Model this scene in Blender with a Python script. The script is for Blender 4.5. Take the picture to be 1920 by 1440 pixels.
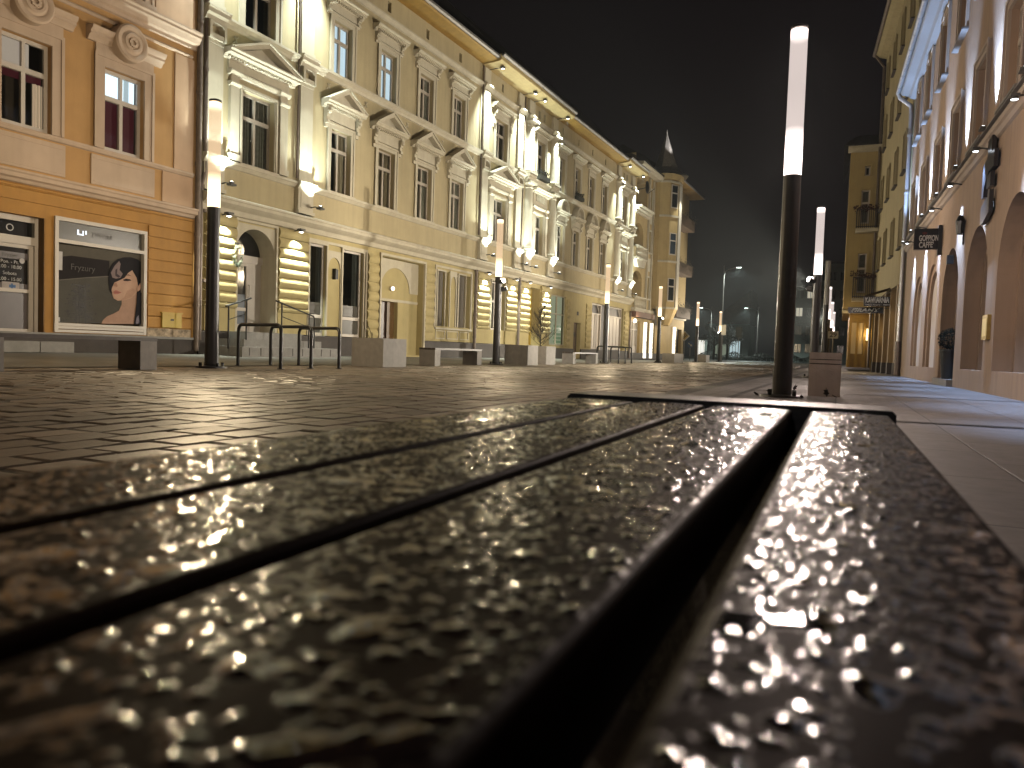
import bpy, math, random
import numpy as np
from mathutils import Vector, Matrix
R = math.radians
rnd = random.Random(7)
scene = bpy.context.scene
COL = scene.collection
for o in list(bpy.data.objects):
    bpy.data.objects.remove(o)

# ------------------------------------------------------------------ camera
def cam_axes(yaw, pitch, roll):
    y, p, r = R(yaw), R(pitch), R(roll)
    f = Vector((-math.sin(y)*math.cos(p), math.cos(y)*math.cos(p), math.sin(p)))
    right = Vector((math.cos(y), math.sin(y), 0)); up = right.cross(f)
    return right*math.cos(r)+up*math.sin(r), -right*math.sin(r)+up*math.cos(r), f
cr, cu, cf = cam_axes(23.233, -2.591, 1.9)
cd = bpy.data.cameras.new('camera'); cam = bpy.data.objects.new('camera', cd); COL.objects.link(cam)
m = Matrix((cr, cu, -cf)).transposed().to_4x4(); m.translation = (0, 0, 0.52); cam.matrix_world = m
cd.sensor_width = 36; cd.lens = 36*1420/1920; cd.clip_start = 0.01; cd.clip_end = 2000
cd.dof.use_dof = True; cd.dof.focus_distance = 15; cd.dof.aperture_fstop = 8.6; cd.dof.aperture_blades = 0
scene.camera = cam

# ------------------------------------------------------------------ world and exposure
w = bpy.data.worlds.new('World'); scene.world = w; w.use_nodes = True
bg = w.node_tree.nodes['Background']; bg.inputs[0].default_value = (1.0, .74, .88, 1); bg.inputs[1].default_value = .0042
vs = scene.view_settings; vs.view_transform = 'Standard'; vs.look = 'None'; vs.exposure = 0; vs.gamma = 1
cy = scene.cycles
cy.use_denoising = True; cy.max_bounces = 6; cy.diffuse_bounces = 3; cy.glossy_bounces = 3; cy.transmission_bounces = 4
cy.transparent_max_bounces = 12; cy.sample_clamp_indirect = 2.0; cy.caustics_reflective = False; cy.caustics_refractive = False

# ------------------------------------------------------------------ materials
MATS = {}
ALB = .64          # non-metal colours scaled down against stronger lamps, so lamp glints stand out
POW = 1.62
def mat(name, col, rough=.8, var=.12, scale=3., bump=.0, bscale=40., metal=0., spec=.4, streak=0.):
    if name in MATS: return MATS[name]
    if metal == 0: col = tuple(c*ALB for c in col[:3])
    M = bpy.data.materials.new(name); M.use_nodes = True; nt = M.node_tree; b = nt.nodes['Principled BSDF']
    b.inputs['Roughness'].default_value = rough; b.inputs['Metallic'].default_value = metal
    b.inputs['Specular IOR Level'].default_value = spec
    tc = nt.nodes.new('ShaderNodeTexCoord')
    if var > 0:
        n = nt.nodes.new('ShaderNodeTexNoise'); n.inputs['Scale'].default_value = scale; n.inputs['Detail'].default_value = 6
        n.inputs['Roughness'].default_value = .65
        nt.links.new(tc.outputs['Object'], n.inputs['Vector'])
        rp = nt.nodes.new('ShaderNodeMapRange'); rp.inputs[1].default_value = .3; rp.inputs[2].default_value = .7
        rp.inputs[3].default_value = 1-var; rp.inputs[4].default_value = 1+var*.6
        nt.links.new(n.outputs['Fac'], rp.inputs[0]); last = rp.outputs[0]
        if streak > 0:
            mp = nt.nodes.new('ShaderNodeMapping'); mp.inputs['Scale'].default_value = (3.5, 3.5, .22)
            nt.links.new(tc.outputs['Object'], mp.inputs[0])
            n2 = nt.nodes.new('ShaderNodeTexNoise'); n2.inputs['Scale'].default_value = 1.6; n2.inputs['Detail'].default_value = 5
            nt.links.new(mp.outputs[0], n2.inputs['Vector'])
            r2 = nt.nodes.new('ShaderNodeMapRange'); r2.inputs[1].default_value = .42; r2.inputs[2].default_value = .75
            r2.inputs[3].default_value = 1; r2.inputs[4].default_value = 1-streak
            nt.links.new(n2.outputs['Fac'], r2.inputs[0])
            mm = nt.nodes.new('ShaderNodeMath'); mm.operation = 'MULTIPLY'
            nt.links.new(last, mm.inputs[0]); nt.links.new(r2.outputs[0], mm.inputs[1]); last = mm.outputs[0]
        mx = nt.nodes.new('ShaderNodeVectorMath'); mx.operation = 'SCALE'; mx.inputs[0].default_value = col[:3]
        nt.links.new(last, mx.inputs['Scale']); nt.links.new(mx.outputs[0], b.inputs['Base Color'])
    else:
        b.inputs['Base Color'].default_value = (*col[:3], 1)
    if bump > 0:
        n3 = nt.nodes.new('ShaderNodeTexNoise'); n3.inputs['Scale'].default_value = bscale; n3.inputs['Detail'].default_value = 4
        nt.links.new(tc.outputs['Object'], n3.inputs['Vector'])
        bp = nt.nodes.new('ShaderNodeBump'); bp.inputs['Strength'].default_value = bump; bp.inputs['Distance'].default_value = .01
        nt.links.new(n3.outputs['Fac'], bp.inputs['Height']); nt.links.new(bp.outputs[0], b.inputs['Normal'])
    MATS[name] = M; return M

def emat(name, col, strength):
    if name in MATS: return MATS[name]
    M = bpy.data.materials.new(name); M.use_nodes = True; nt = M.node_tree; b = nt.nodes['Principled BSDF']
    b.inputs['Base Color'].default_value = (*[min(1, c*.6) for c in col], 1)
    b.inputs['Emission Color'].default_value = (*col, 1); b.inputs['Emission Strength'].default_value = strength
    MATS[name] = M; return M

def glass_mat(name='window_glass', tint=(.75, .8, .78), t=.8):
    if name in MATS: return MATS[name]
    M = bpy.data.materials.new(name); M.use_nodes = True; nt = M.node_tree; nt.nodes.clear()
    out = nt.nodes.new('ShaderNodeOutputMaterial'); mix = nt.nodes.new('ShaderNodeMixShader')
    tr = nt.nodes.new('ShaderNodeBsdfTransparent'); tr.inputs[0].default_value = (*[c*t for c in tint], 1)
    gl = nt.nodes.new('ShaderNodeBsdfGlossy'); gl.inputs['Roughness'].default_value = .04; gl.inputs[0].default_value = (.9, .9, .9, 1)
    fr = nt.nodes.new('ShaderNodeFresnel'); fr.inputs[0].default_value = 1.5
    nt.links.new(fr.outputs[0], mix.inputs[0]); nt.links.new(tr.outputs[0], mix.inputs[1]); nt.links.new(gl.outputs[0], mix.inputs[2])
    nt.links.new(mix.outputs[0], out.inputs[0]); MATS[name] = M; return M

def lamp_tube_mat(name, col, low, high, zb, zt):
    """frosted acrylic: lets the lamp inside shine through and glows, most strongly at its foot where the lamp sits"""
    M = bpy.data.materials.new(name); M.use_nodes = True; nt = M.node_tree; nt.nodes.clear()
    out = nt.nodes.new('ShaderNodeOutputMaterial'); mix = nt.nodes.new('ShaderNodeMixShader'); mix.inputs[0].default_value = .62
    tr = nt.nodes.new('ShaderNodeBsdfTransparent'); em = nt.nodes.new('ShaderNodeEmission')
    tc = nt.nodes.new('ShaderNodeTexCoord'); sp = nt.nodes.new('ShaderNodeSeparateXYZ'); nt.links.new(tc.outputs['Object'], sp.inputs[0])
    rp = nt.nodes.new('ShaderNodeValToRGB'); mr = nt.nodes.new('ShaderNodeMapRange')
    mr.inputs[1].default_value = zb; mr.inputs[2].default_value = zt; nt.links.new(sp.outputs['Z'], mr.inputs[0]); nt.links.new(mr.outputs[0], rp.inputs[0])
    e = rp.color_ramp.elements; e[0].position = 0; e[0].color = (*[c*low for c in col], 1); e[1].position = 1; e[1].color = (*[c*low*.8 for c in col], 1)
    for p, s in ((.22, low*.85), (.33, high*1.05), (.6, high*.95), (.92, high*1.0), (.955, low*.7)):
        x = rp.color_ramp.elements.new(p); x.color = (*[c*s for c in col], 1)
    nt.links.new(rp.outputs[0], em.inputs[0]); em.inputs[1].default_value = 1
    nt.links.new(tr.outputs[0], mix.inputs[1]); nt.links.new(em.outputs[0], mix.inputs[2]); nt.links.new(mix.outputs[0], out.inputs[0])
    return M

def paving_mat(name, c1, c2, mortar, bw, bh, joint, rough, bump=.6, rot=0., rvar=.15, squash=1.0, wetc=.6):
    M = bpy.data.materials.new(name); M.use_nodes = True; nt = M.node_tree; b = nt.nodes['Principled BSDF']; L = nt.links
    tc = nt.nodes.new('ShaderNodeTexCoord'); mp = nt.nodes.new('ShaderNodeMapping'); mp.inputs['Rotation'].default_value = (0, 0, rot)
    L.new(tc.outputs['Object'], mp.inputs[0])
    # slightly wavy joints
    nw = nt.nodes.new('ShaderNodeTexNoise'); nw.inputs['Scale'].default_value = 2.2; nw.inputs['Detail'].default_value = 3; L.new(mp.outputs[0], nw.inputs['Vector'])
    sc_ = nt.nodes.new('ShaderNodeVectorMath'); sc_.operation = 'MULTIPLY_ADD'; sc_.inputs[1].default_value = (.012, .012, 0)
    L.new(nw.outputs['Color'], sc_.inputs[0]); L.new(mp.outputs[0], sc_.inputs[2])
    br = nt.nodes.new('ShaderNodeTexBrick'); br.inputs['Scale'].default_value = 1; br.inputs['Brick Width'].default_value = bw; br.inputs['Row Height'].default_value = bh
    br.inputs['Mortar Size'].default_value = joint; br.inputs['Mortar Smooth'].default_value = .35; br.inputs['Bias'].default_value = 0; br.offset = .45; br.squash = squash
    br.inputs['Color1'].default_value = (*c1, 1); br.inputs['Color2'].default_value = (*c2, 1); br.inputs['Mortar'].default_value = (*mortar, 1)
    L.new(sc_.outputs[0], br.inputs['Vector'])
    n = nt.nodes.new('ShaderNodeTexNoise'); n.inputs['Scale'].default_value = 9; n.inputs['Detail'].default_value = 8; n.inputs['Roughness'].default_value = .7; L.new(mp.outputs[0], n.inputs['Vector'])
    big = nt.nodes.new('ShaderNodeTexNoise'); big.inputs['Scale'].default_value = .35; big.inputs['Detail'].default_value = 4; L.new(mp.outputs[0], big.inputs['Vector'])
    r1 = nt.nodes.new('ShaderNodeMapRange'); r1.inputs[1].default_value = .25; r1.inputs[2].default_value = .75; r1.inputs[3].default_value = .65; r1.inputs[4].default_value = 1.3; L.new(n.outputs['Fac'], r1.inputs[0])
    mu = nt.nodes.new('ShaderNodeVectorMath'); mu.operation = 'SCALE'; L.new(br.outputs['Color'], mu.inputs[0]); L.new(r1.outputs[0], mu.inputs['Scale'])
    L.new(mu.outputs[0], b.inputs['Base Color'])
    r2 = nt.nodes.new('ShaderNodeMapRange'); r2.inputs[1].default_value = .35; r2.inputs[2].default_value = .65; r2.inputs[3].default_value = rough-rvar; r2.inputs[4].default_value = rough+rvar
    L.new(big.outputs['Fac'], r2.inputs[0]); L.new(r2.outputs[0], b.inputs['Roughness'])
    b.inputs['Specular IOR Level'].default_value = wetc
    # height: stones domed, rough, joints low
    inv = nt.nodes.new('ShaderNodeMath'); inv.operation = 'MULTIPLY_ADD'; inv.inputs[1].default_value = -1.6; inv.inputs[2].default_value = 1
    L.new(br.outputs['Fac'], inv.inputs[0])
    ad = nt.nodes.new('ShaderNodeMath'); ad.operation = 'MULTIPLY_ADD'; ad.inputs[1].default_value = .55; L.new(n.outputs['Fac'], ad.inputs[0]); L.new(inv.outputs[0], ad.inputs[2])
    bp = nt.nodes.new('ShaderNodeBump'); bp.inputs['Strength'].default_value = bump; bp.inputs['Distance'].default_value = .015
    L.new(ad.outputs[0], bp.inputs['Height']); L.new(bp.outputs[0], b.inputs['Normal'])
    return M

# ------------------------------------------------------------------ mesh builder
class MB:
    def __init__(s): s.v = []; s.f = []; s.mi = []
    def poly(s, pts, m=0):
        n = len(s.v); s.v.extend(pts); s.f.append(tuple(range(n, n+len(pts)))); s.mi.append(m)
    def box(s, x0, x1, y0, y1, z0, z1, m=0):
        n = len(s.v)
        s.v += [(x0,y0,z0),(x1,y0,z0),(x1,y1,z0),(x0,y1,z0),(x0,y0,z1),(x1,y0,z1),(x1,y1,z1),(x0,y1,z1)]
        for q in ((0,3,2,1),(4,5,6,7),(0,1,5,4),(1,2,6,5),(2,3,7,6),(3,0,4,7)):
            s.f.append(tuple(n+i for i in q)); s.mi.append(m)
    def fbox(s, u0, u1, w0, w1, z0, z1, m=0): s.box(u0, u1, -w1, -w0, z0, z1, m)   # w = outwards
    def sweep(s, prof, u0, u1, m=0):
        """profile [(w,z)] from the bottom at the wall round to the top at the wall, run along u, ends capped"""
        k = len(prof); n = len(s.v)
        s.v += [(u0, -a, z) for a, z in prof] + [(u1, -a, z) for a, z in prof]
        for i in range(k-1): s.f.append((n+i, n+k+i, n+k+i+1, n+i+1)); s.mi.append(m)
        s.f.append(tuple(n+i for i in range(k))); s.mi.append(m)
        s.f.append(tuple(n+k+i for i in reversed(range(k)))); s.mi.append(m)
    def prism(s, pts, w0, w1, m=0):
        """polygon [(u,z)] (counter-clockwise seen from the street) between depths w0 and w1"""
        k = len(pts); n = len(s.v)
        s.v += [(u, -w1, z) for u, z in pts] + [(u, -w0, z) for u, z in pts]
        s.f.append(tuple(n+i for i in range(k))); s.mi.append(m)
        s.f.append(tuple(n+k+i for i in reversed(range(k)))); s.mi.append(m)
        for i in range(k):
            j = (i+1) % k; s.f.append((n+j, n+i, n+k+i, n+k+j)); s.mi.append(m)
    def tube(s, pts, r, n=8, m=0, cap=True):
        pts = [Vector(p) for p in pts]; rs = r if isinstance(r, (list, tuple)) else [r]*len(pts); base = len(s.v); a = None
        for i, p in enumerate(pts):
            d = (pts[min(i+1, len(pts)-1)]-pts[max(i-1, 0)]).normalized()
            if a is None: a = d.orthogonal().normalized()
            else:
                a = a-d*a.dot(d); a = a.normalized() if a.length > 1e-6 else d.orthogonal().normalized()
            b = d.cross(a)
            for j in range(n):
                t = 2*math.pi*j/n; s.v.append(tuple(p+(a*math.cos(t)+b*math.sin(t))*rs[i]))
        for i in range(len(pts)-1):
            for j in range(n):
                j2 = (j+1) % n; s.f.append((base+i*n+j, base+i*n+j2, base+(i+1)*n+j2, base+(i+1)*n+j)); s.mi.append(m)
        if cap:
            s.f.append(tuple(base+j for j in reversed(range(n)))); s.mi.append(m)
            e = base+(len(pts)-1)*n; s.f.append(tuple(e+j for j in range(n))); s.mi.append(m)
    def lathe(s, cx, cyy, prof, n=24, a0=0., a1=2*math.pi, m=0):
        full = abs(a1-a0-2*math.pi) < 1e-6; base = len(s.v); k = n if full else n+1
        for r, z in prof:
            for j in range(k):
                t = a0+(a1-a0)*j/n; s.v.append((cx+r*math.cos(t), cyy+r*math.sin(t), z))
        for i in range(len(prof)-1):
            for j in range(n):
                j2 = (j+1) % k; s.f.append((base+i*k+j, base+i*k+j2, base+(i+1)*k+j2, base+(i+1)*k+j)); s.mi.append(m)
    def mesh(s, name, mats, smooth=False):
        me = bpy.data.meshes.new(name); me.from_pydata([tuple(p) for p in s.v], [], s.f)
        for x in (mats if isinstance(mats, (list, tuple)) else [mats]): me.materials.append(x)
        me.polygons.foreach_set('material_index', s.mi)
        if smooth:
            me.polygons.foreach_set('use_smooth', [True]*len(s.f))
            me.set_sharp_from_angle(angle=R(40))
        me.update(); return me
    def build(s, name, mats, parent=None, smooth=False, loc=(0,0,0)):
        ps = s.pieces() if parent is not None else [s]
        obs = [put(name, p.mesh(name, mats, smooth), parent, loc) for p in ps]
        return obs[0]
    def pieces(s):
        """this mesh as one builder for each separate piece (pieces that stand well apart become parts of their own)"""
        par = list(range(len(s.v)))
        def root(i):
            while par[i] != i: par[i] = par[par[i]]; i = par[i]
            return i
        for f in s.f:
            a = root(f[0])
            for j in f[1:]: par[root(j)] = a
        used = sorted({j for f in s.f for j in f}); isl = {}
        for j in used: isl.setdefault(root(j), []).append(j)
        keys = list(isl)
        if len(keys) < 2 or len(keys) > 150: return [s]
        V = np.array(s.v, float); bb = [(V[isl[k]].min(0), V[isl[k]].max(0)) for k in keys]
        lo = np.array([b[0] for b in bb]); hi = np.array([b[1] for b in bb]); size = (hi-lo).max(1)
        gap = np.maximum(0, np.maximum(lo[:, None]-hi[None], lo[None]-hi[:, None])); near = np.sqrt((gap**2).sum(2)) <= np.maximum(.02, .5*np.maximum(size[:, None], size[None]))
        p2 = list(range(len(keys)))
        def r2(i):
            while p2[i] != i: p2[i] = p2[p2[i]]; i = p2[i]
            return i
        for a, b in zip(*np.nonzero(np.triu(near, 1))): p2[r2(int(b))] = r2(int(a))
        grp = {}
        for i in range(len(keys)): grp.setdefault(r2(i), []).append(i)
        if len(grp) < 2: return [s]
        of = {}
        for i, k in enumerate(keys): of[k] = r2(i)
        out = {g: MB() for g in grp}; idx = {}
        for f, m in zip(s.f, s.mi):
            g = of[root(f[0])]; o = out[g]; nf = []
            for j in f:
                if (g, j) not in idx: idx[(g, j)] = len(o.v); o.v.append(s.v[j])
                nf.append(idx[(g, j)])
            o.f.append(tuple(nf)); o.mi.append(m)
        return sorted(out.values(), key=lambda o: -len(o.f))

def put(name, me, parent=None, loc=(0,0,0)):
    o = bpy.data.objects.new(name, me); COL.objects.link(o); o.location = loc
    if parent is not None: o.parent = parent
    return o
def tag(o, label=None, cat=None, group=None, kind=None):
    if label: o['label'] = label
    if cat: o['category'] = cat
    if group: o['group'] = group
    if kind: o['kind'] = kind
    return o
def thing(name, label, cat, loc=(0,0,0), rz=0., group=None):
    o = bpy.data.objects.new(name, None); COL.objects.link(o); o.location = loc; o.rotation_euler = (0,0,rz); o.empty_display_size = .2
    return tag(o, label, cat, group)
def copy_tree(o, parent=None):
    c = o.copy(); COL.objects.link(c)
    if parent is not None: c.parent = parent
    for ch in list(o.children): copy_tree(ch, c)
    return c
def light(kind, name, loc, target, power, col, parent=None, angle=60, blend=.5, size=.05):
    l = bpy.data.lights.new(name, kind); l.energy = power*POW; l.color = col; l.shadow_soft_size = size
    if kind == 'SPOT': l.spot_size = R(angle); l.spot_blend = blend
    o = bpy.data.objects.new(name, l); COL.objects.link(o); o.location = loc
    if target is not None:
        o.rotation_euler = (Vector(target)-Vector(loc)).to_track_quat('-Z', 'Y').to_euler()
    if parent is not None: o.parent = parent
    return o
def text_mesh(s, size, mats, width=None, shear=0., extrude=.004, bold=0.):
    cu_ = bpy.data.curves.new('lettering', 'FONT'); cu_.body = s; cu_.size = size; cu_.align_x = 'CENTER'; cu_.align_y = 'CENTER'
    cu_.extrude = extrude; cu_.shear = shear; cu_.offset = bold
    t = bpy.data.objects.new('lettering', cu_); COL.objects.link(t); bpy.context.view_layer.update()
    dg = bpy.context.evaluated_depsgraph_get(); me = bpy.data.meshes.new_from_object(t.evaluated_get(dg))
    bpy.data.objects.remove(t); bpy.data.curves.remove(cu_)
    if width:
        xs = [v.co.x for v in me.vertices]; k = width/(max(xs)-min(xs))
        for v in me.vertices: v.co.x *= k
    me.materials.clear(); me.materials.append(mats)
    # stand it up: x stays, y -> z, z -> -y (faces -y, the street side)
    me.transform(Matrix(((1,0,0,0),(0,0,-1,0),(0,1,0,0),(0,0,0,1)))); me.update(); return me

# common materials
M_TRIM = mat('cream_trim_paint', (.61, .55, .415), .75, .10, 2.0, .15, 60, streak=.12)
M_WALL = mat('pale_yellow_stucco', (.52, .435, .255), .85, .10, 1.2, .25, 90, streak=.14)
M_WALLY = mat('warm_yellow_stucco', (.52, .43, .20), .85, .12, 1.5, .25, 90, streak=.12)
M_OCHRE = mat('ochre_eave_boards', (.34, .20, .035), .7, .2, 4)
M_PLINTH = mat('dark_brown_plinth', (.055, .042, .035), .7, .25, 5, .3, 50)
M_STONE = mat('grey_stone_steps', (.26, .25, .23), .6, .2, 6, .3, 60)
M_WHITE = mat('white_window_paint', (.66, .60, .53), .45, .05, 4)
M_FRAMEG = mat('old_window_frame_paint', (.50, .44, .36), .5, .12, 6)
M_DARK = mat('dark_interior', (.012, .011, .010), .9, 0)
M_GLASS = glass_mat()
M_ROOF = mat('dark_roof_tiles', (.05, .042, .04), .8, .3, 6, .5, 25)
M_GUTTER = mat('weathered_zinc', (.20, .19, .18), .45, .25, 8, .1, 40, metal=.6)
M_PIPE = mat('brown_downspout', (.13, .10, .08), .45, .3, 6, .1, 40, metal=.3)
M_BLACK = mat('black_painted_steel', (.012, .012, .012), .35, .2, 20)
M_FIX = mat('grey_lamp_housing', (.07, .068, .065), .45, .15, 20)
M_POLE = mat('dark_grey_coated_steel', (.045, .042, .042), .38, .15, 10)
M_CURT = mat('white_net_curtain', (.62, .60, .56), .9, .15, 12)
M_CURTB = mat('beige_curtain', (.72, .64, .52), .9, .2, 8)
M_CONC = mat('grey_concrete', (.35, .325, .29), .75, .15, 8, .35, 70, streak=.15)
M_LENS = emat('lit_lamp_lens', (1., .97, .88), 14.)
M_LENSC = emat('lit_cool_lamp_lens', (.82, .9, 1.), 14.)
NEUT = (1., .97, .80); COOL = (.40, .60, 1.); WARM = (1., .79, .50)

# ------------------------------------------------------------------ the two street fronts
BL = .05
RZL = math.atan2(1, BL)
def left_pt(u, w=0., z=0.):                       # u = distance up the street, w = out from the front
    n = math.hypot(1, BL); return Vector((-17+BL*u+w/n, u-w*BL/n, z))
BASE_L = .16
RZR = -math.pi/2-math.atan(.02)*-1
def right_pt(Y, w=0., z=0.): return Vector((2.75-.02*Y-w, Y, z))
RZR = math.atan2(-1, .02)

def wall_grid(mb, u0, u1, z0, z1, holes, zsplit=None, m_up=0, m_low=1, depth=.2, m_rev=None):
    us = sorted({u0, u1, *[h[0] for h in holes], *[h[1] for h in holes]}); us = [a for a in us if u0-1e-6 <= a <= u1+1e-6]
    zs = sorted({z0, z1, *([zsplit] if zsplit else []), *[h[2] for h in holes], *[h[3] for h in holes]}); zs = [a for a in zs if z0-1e-6 <= a <= z1+1e-6]
    for a, b in zip(us, us[1:]):
        for c, d in zip(zs, zs[1:]):
            x, y = (a+b)/2, (c+d)/2
            if any(h[0] < x < h[1] and h[2] < y < h[3] for h in holes): continue
            mb.poly([(a,0,c),(b,0,c),(b,0,d),(a,0,d)], m_low if (zsplit and y < zsplit) else m_up)
    for h in holes:
        a, b, c, d = h[:4]; dp = h[4] if len(h) > 4 else depth
        mm = m_rev if m_rev is not None else (m_low if (zsplit and (c+d)/2 < zsplit) else m_up)
        mb.poly([(a,0,c),(a,0,d),(a,dp,d),(a,dp,c)], mm); mb.poly([(b,0,d),(b,0,c),(b,dp,c),(b,dp,d)], mm)
        mb.poly([(a,0,d),(b,0,d),(b,dp,d),(a,dp,d)], mm); mb.poly([(b,0,c),(a,0,c),(a,dp,c),(b,dp,c)], mm)

def arch_fill(mb, c, hw, spring, ztop, wf, wb, m=0, n=20, rise=None):
    rise = rise or hw
    arc = [(c-hw*math.cos(math.pi*i/n), spring+rise*math.sin(math.pi*i/n)) for i in range(n+1)]
    h = n//2
    L = arc[:h+1]+[(c, ztop), (c-hw, ztop)]; Rr = arc[h:]+[(c+hw, ztop), (c, ztop)]
    mb.poly([(u, -wf, z) for u, z in L], m); mb.poly([(u, -wf, z) for u, z in Rr], m)
    for (a, za), (b, zb) in zip(arc, arc[1:]): mb.poly([(a,-wf,za),(b,-wf,zb),(b,-wb,zb),(a,-wb,za)], m)

CACHE = {}
def cached(key, fn):
    if key not in CACHE: CACHE[key] = fn()
    return CACHE[key]

def frame_mesh(hw, z0, z1, tz, d, mull, mats, bar=.07, gbars=()):
    mb = MB(); a, b = -d-.03, -d+.04
    mb.fbox(-hw, -hw+bar, a, b, z0, z1); mb.fbox(hw-bar, hw, a, b, z0, z1)
    mb.fbox(-hw+bar, hw-bar, a, b, z0, z0+bar*1.2); mb.fbox(-hw+bar, hw-bar, a, b, z1-bar, z1)
    if tz: mb.fbox(-hw+bar, hw-bar, a, b+.02, tz-.055, tz+.055)
    if mull:
        t = tz if tz else z1-bar
        mb.fbox(-.045, .045, a, b+.012, z0+bar*1.2, t-(.055 if tz else 0))
        if tz: mb.fbox(-.035, .035, a, b+.01, tz+.055, z1-bar)
    for g in gbars: mb.fbox(-hw+bar, hw-bar, a, b-.03, g-.015, g+.015)
    return mb.mesh('window_frame', mats)
def pane_mesh(hw, z0, z1, d, mats):
    mb = MB(); mb.poly([(-hw+.03,d+.006,z0+.03),(hw-.03,d+.006,z0+.03),(hw-.03,d+.006,z1-.03),(-hw+.03,d+.006,z1-.03)]); return mb.mesh('window_pane', mats)
def curtain_mesh(hw, z0, z1, d, mats, spans=((-1, 1),), seed=0):
    rr = random.Random(seed); mb = MB()
    for a, b in spans:
        n = max(8, int((b-a)*26)); ph = rr.random()*6
        pts = [(hw*(a+(b-a)*i/n), d+.07+.022*math.sin(i*1.35+ph)+.008*math.sin(i*3.1+ph)) for i in range(n+1)]
        for (x0, y0), (x1, y1) in zip(pts, pts[1:]): mb.poly([(x0,y0,z0+.03),(x1,y1,z0+.03),(x1,y1,z1-.03),(x0,y0,z1-.03)])
    return mb.mesh('curtain', mats, smooth=True)
def room_mesh(hw, z0, z1, d, mats, deep=.7):
    mb = MB(); y0, y1 = d+.05, d+deep; a = hw+.25
    for q in ([(-a,y1,z0-.1),(a,y1,z0-.1),(a,y1,z1+.2),(-a,y1,z1+.2)], [(-a,y0,z0-.1),(-a,y1,z0-.1),(-a,y1,z1+.2),(-a,y0,z1+.2)],
              [(a,y1,z0-.1),(a,y0,z0-.1),(a,y0,z1+.2),(a,y1,z1+.2)], [(-a,y0,z1+.2),(-a,y1,z1+.2),(a,y1,z1+.2),(a,y0,z1+.2)], [(-a,y0,z0-.1),(a,y0,z0-.1),(a,y1,z0-.1),(-a,y1,z0-.1)]):
        mb.poly(q)
    return mb.mesh('room', mats)

def window(root, u, hw, z0, z1, tz, d=.2, casing=None, mull=True, curtain=None, seed=0, fm=None, room=M_DARK, curtm=None, ztop=None, bar=.07, casem=None, csill=True):
    """casing (a part of the building) > window_frame, window_pane, curtain"""
    fm = fm or M_WHITE
    def case():
        mb = MB(); c = casing or .12; t = .05
        mb.fbox(-hw-c, -hw, 0, t, z0, z1+c); mb.fbox(hw, hw+c, 0, t, z0, z1+c); mb.fbox(-hw, hw, 0, t, z1, z1+c)
        mb.fbox(-hw-c-.03, -hw-c+.04, .05, .075, z0, z1+c+.03); mb.fbox(hw+c-.04, hw+c+.03, .05, .075, z0, z1+c+.03); mb.fbox(-hw-c+.04, hw+c-.04, .05, .075, z1+c-.04, z1+c+.03)
        if csill: mb.fbox(-hw-c-.05, hw+c+.05, 0, .13, z0-.09, z0)
        return mb.mesh('window', casem or M_TRIM)
    k = (round(hw, 3), z0, z1, tz, d, mull, casing, fm.name, bar, (casem or M_TRIM).name, csill)
    wn = put('window', cached(('case',)+k, case), root, (u, 0, 0))
    put('window_frame', cached(('frame',)+k, lambda: frame_mesh(hw, z0, z1, tz, d, mull, fm, bar)), wn)
    put('window_pane', cached(('pane',)+k, lambda: pane_mesh(hw, z0, z1, d, M_GLASS)), wn)
    if room: put('room', cached(('room', room.name)+k, lambda: room_mesh(hw, z0, z1, d, room)), wn)
    if curtain:
        cm = curtm or M_CURT
        put('curtain', cached(('curt', curtain, cm.name, seed)+k, lambda: curtain_mesh(hw, z0, z1, d, cm, curtain, seed)), wn)
    return wn

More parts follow.
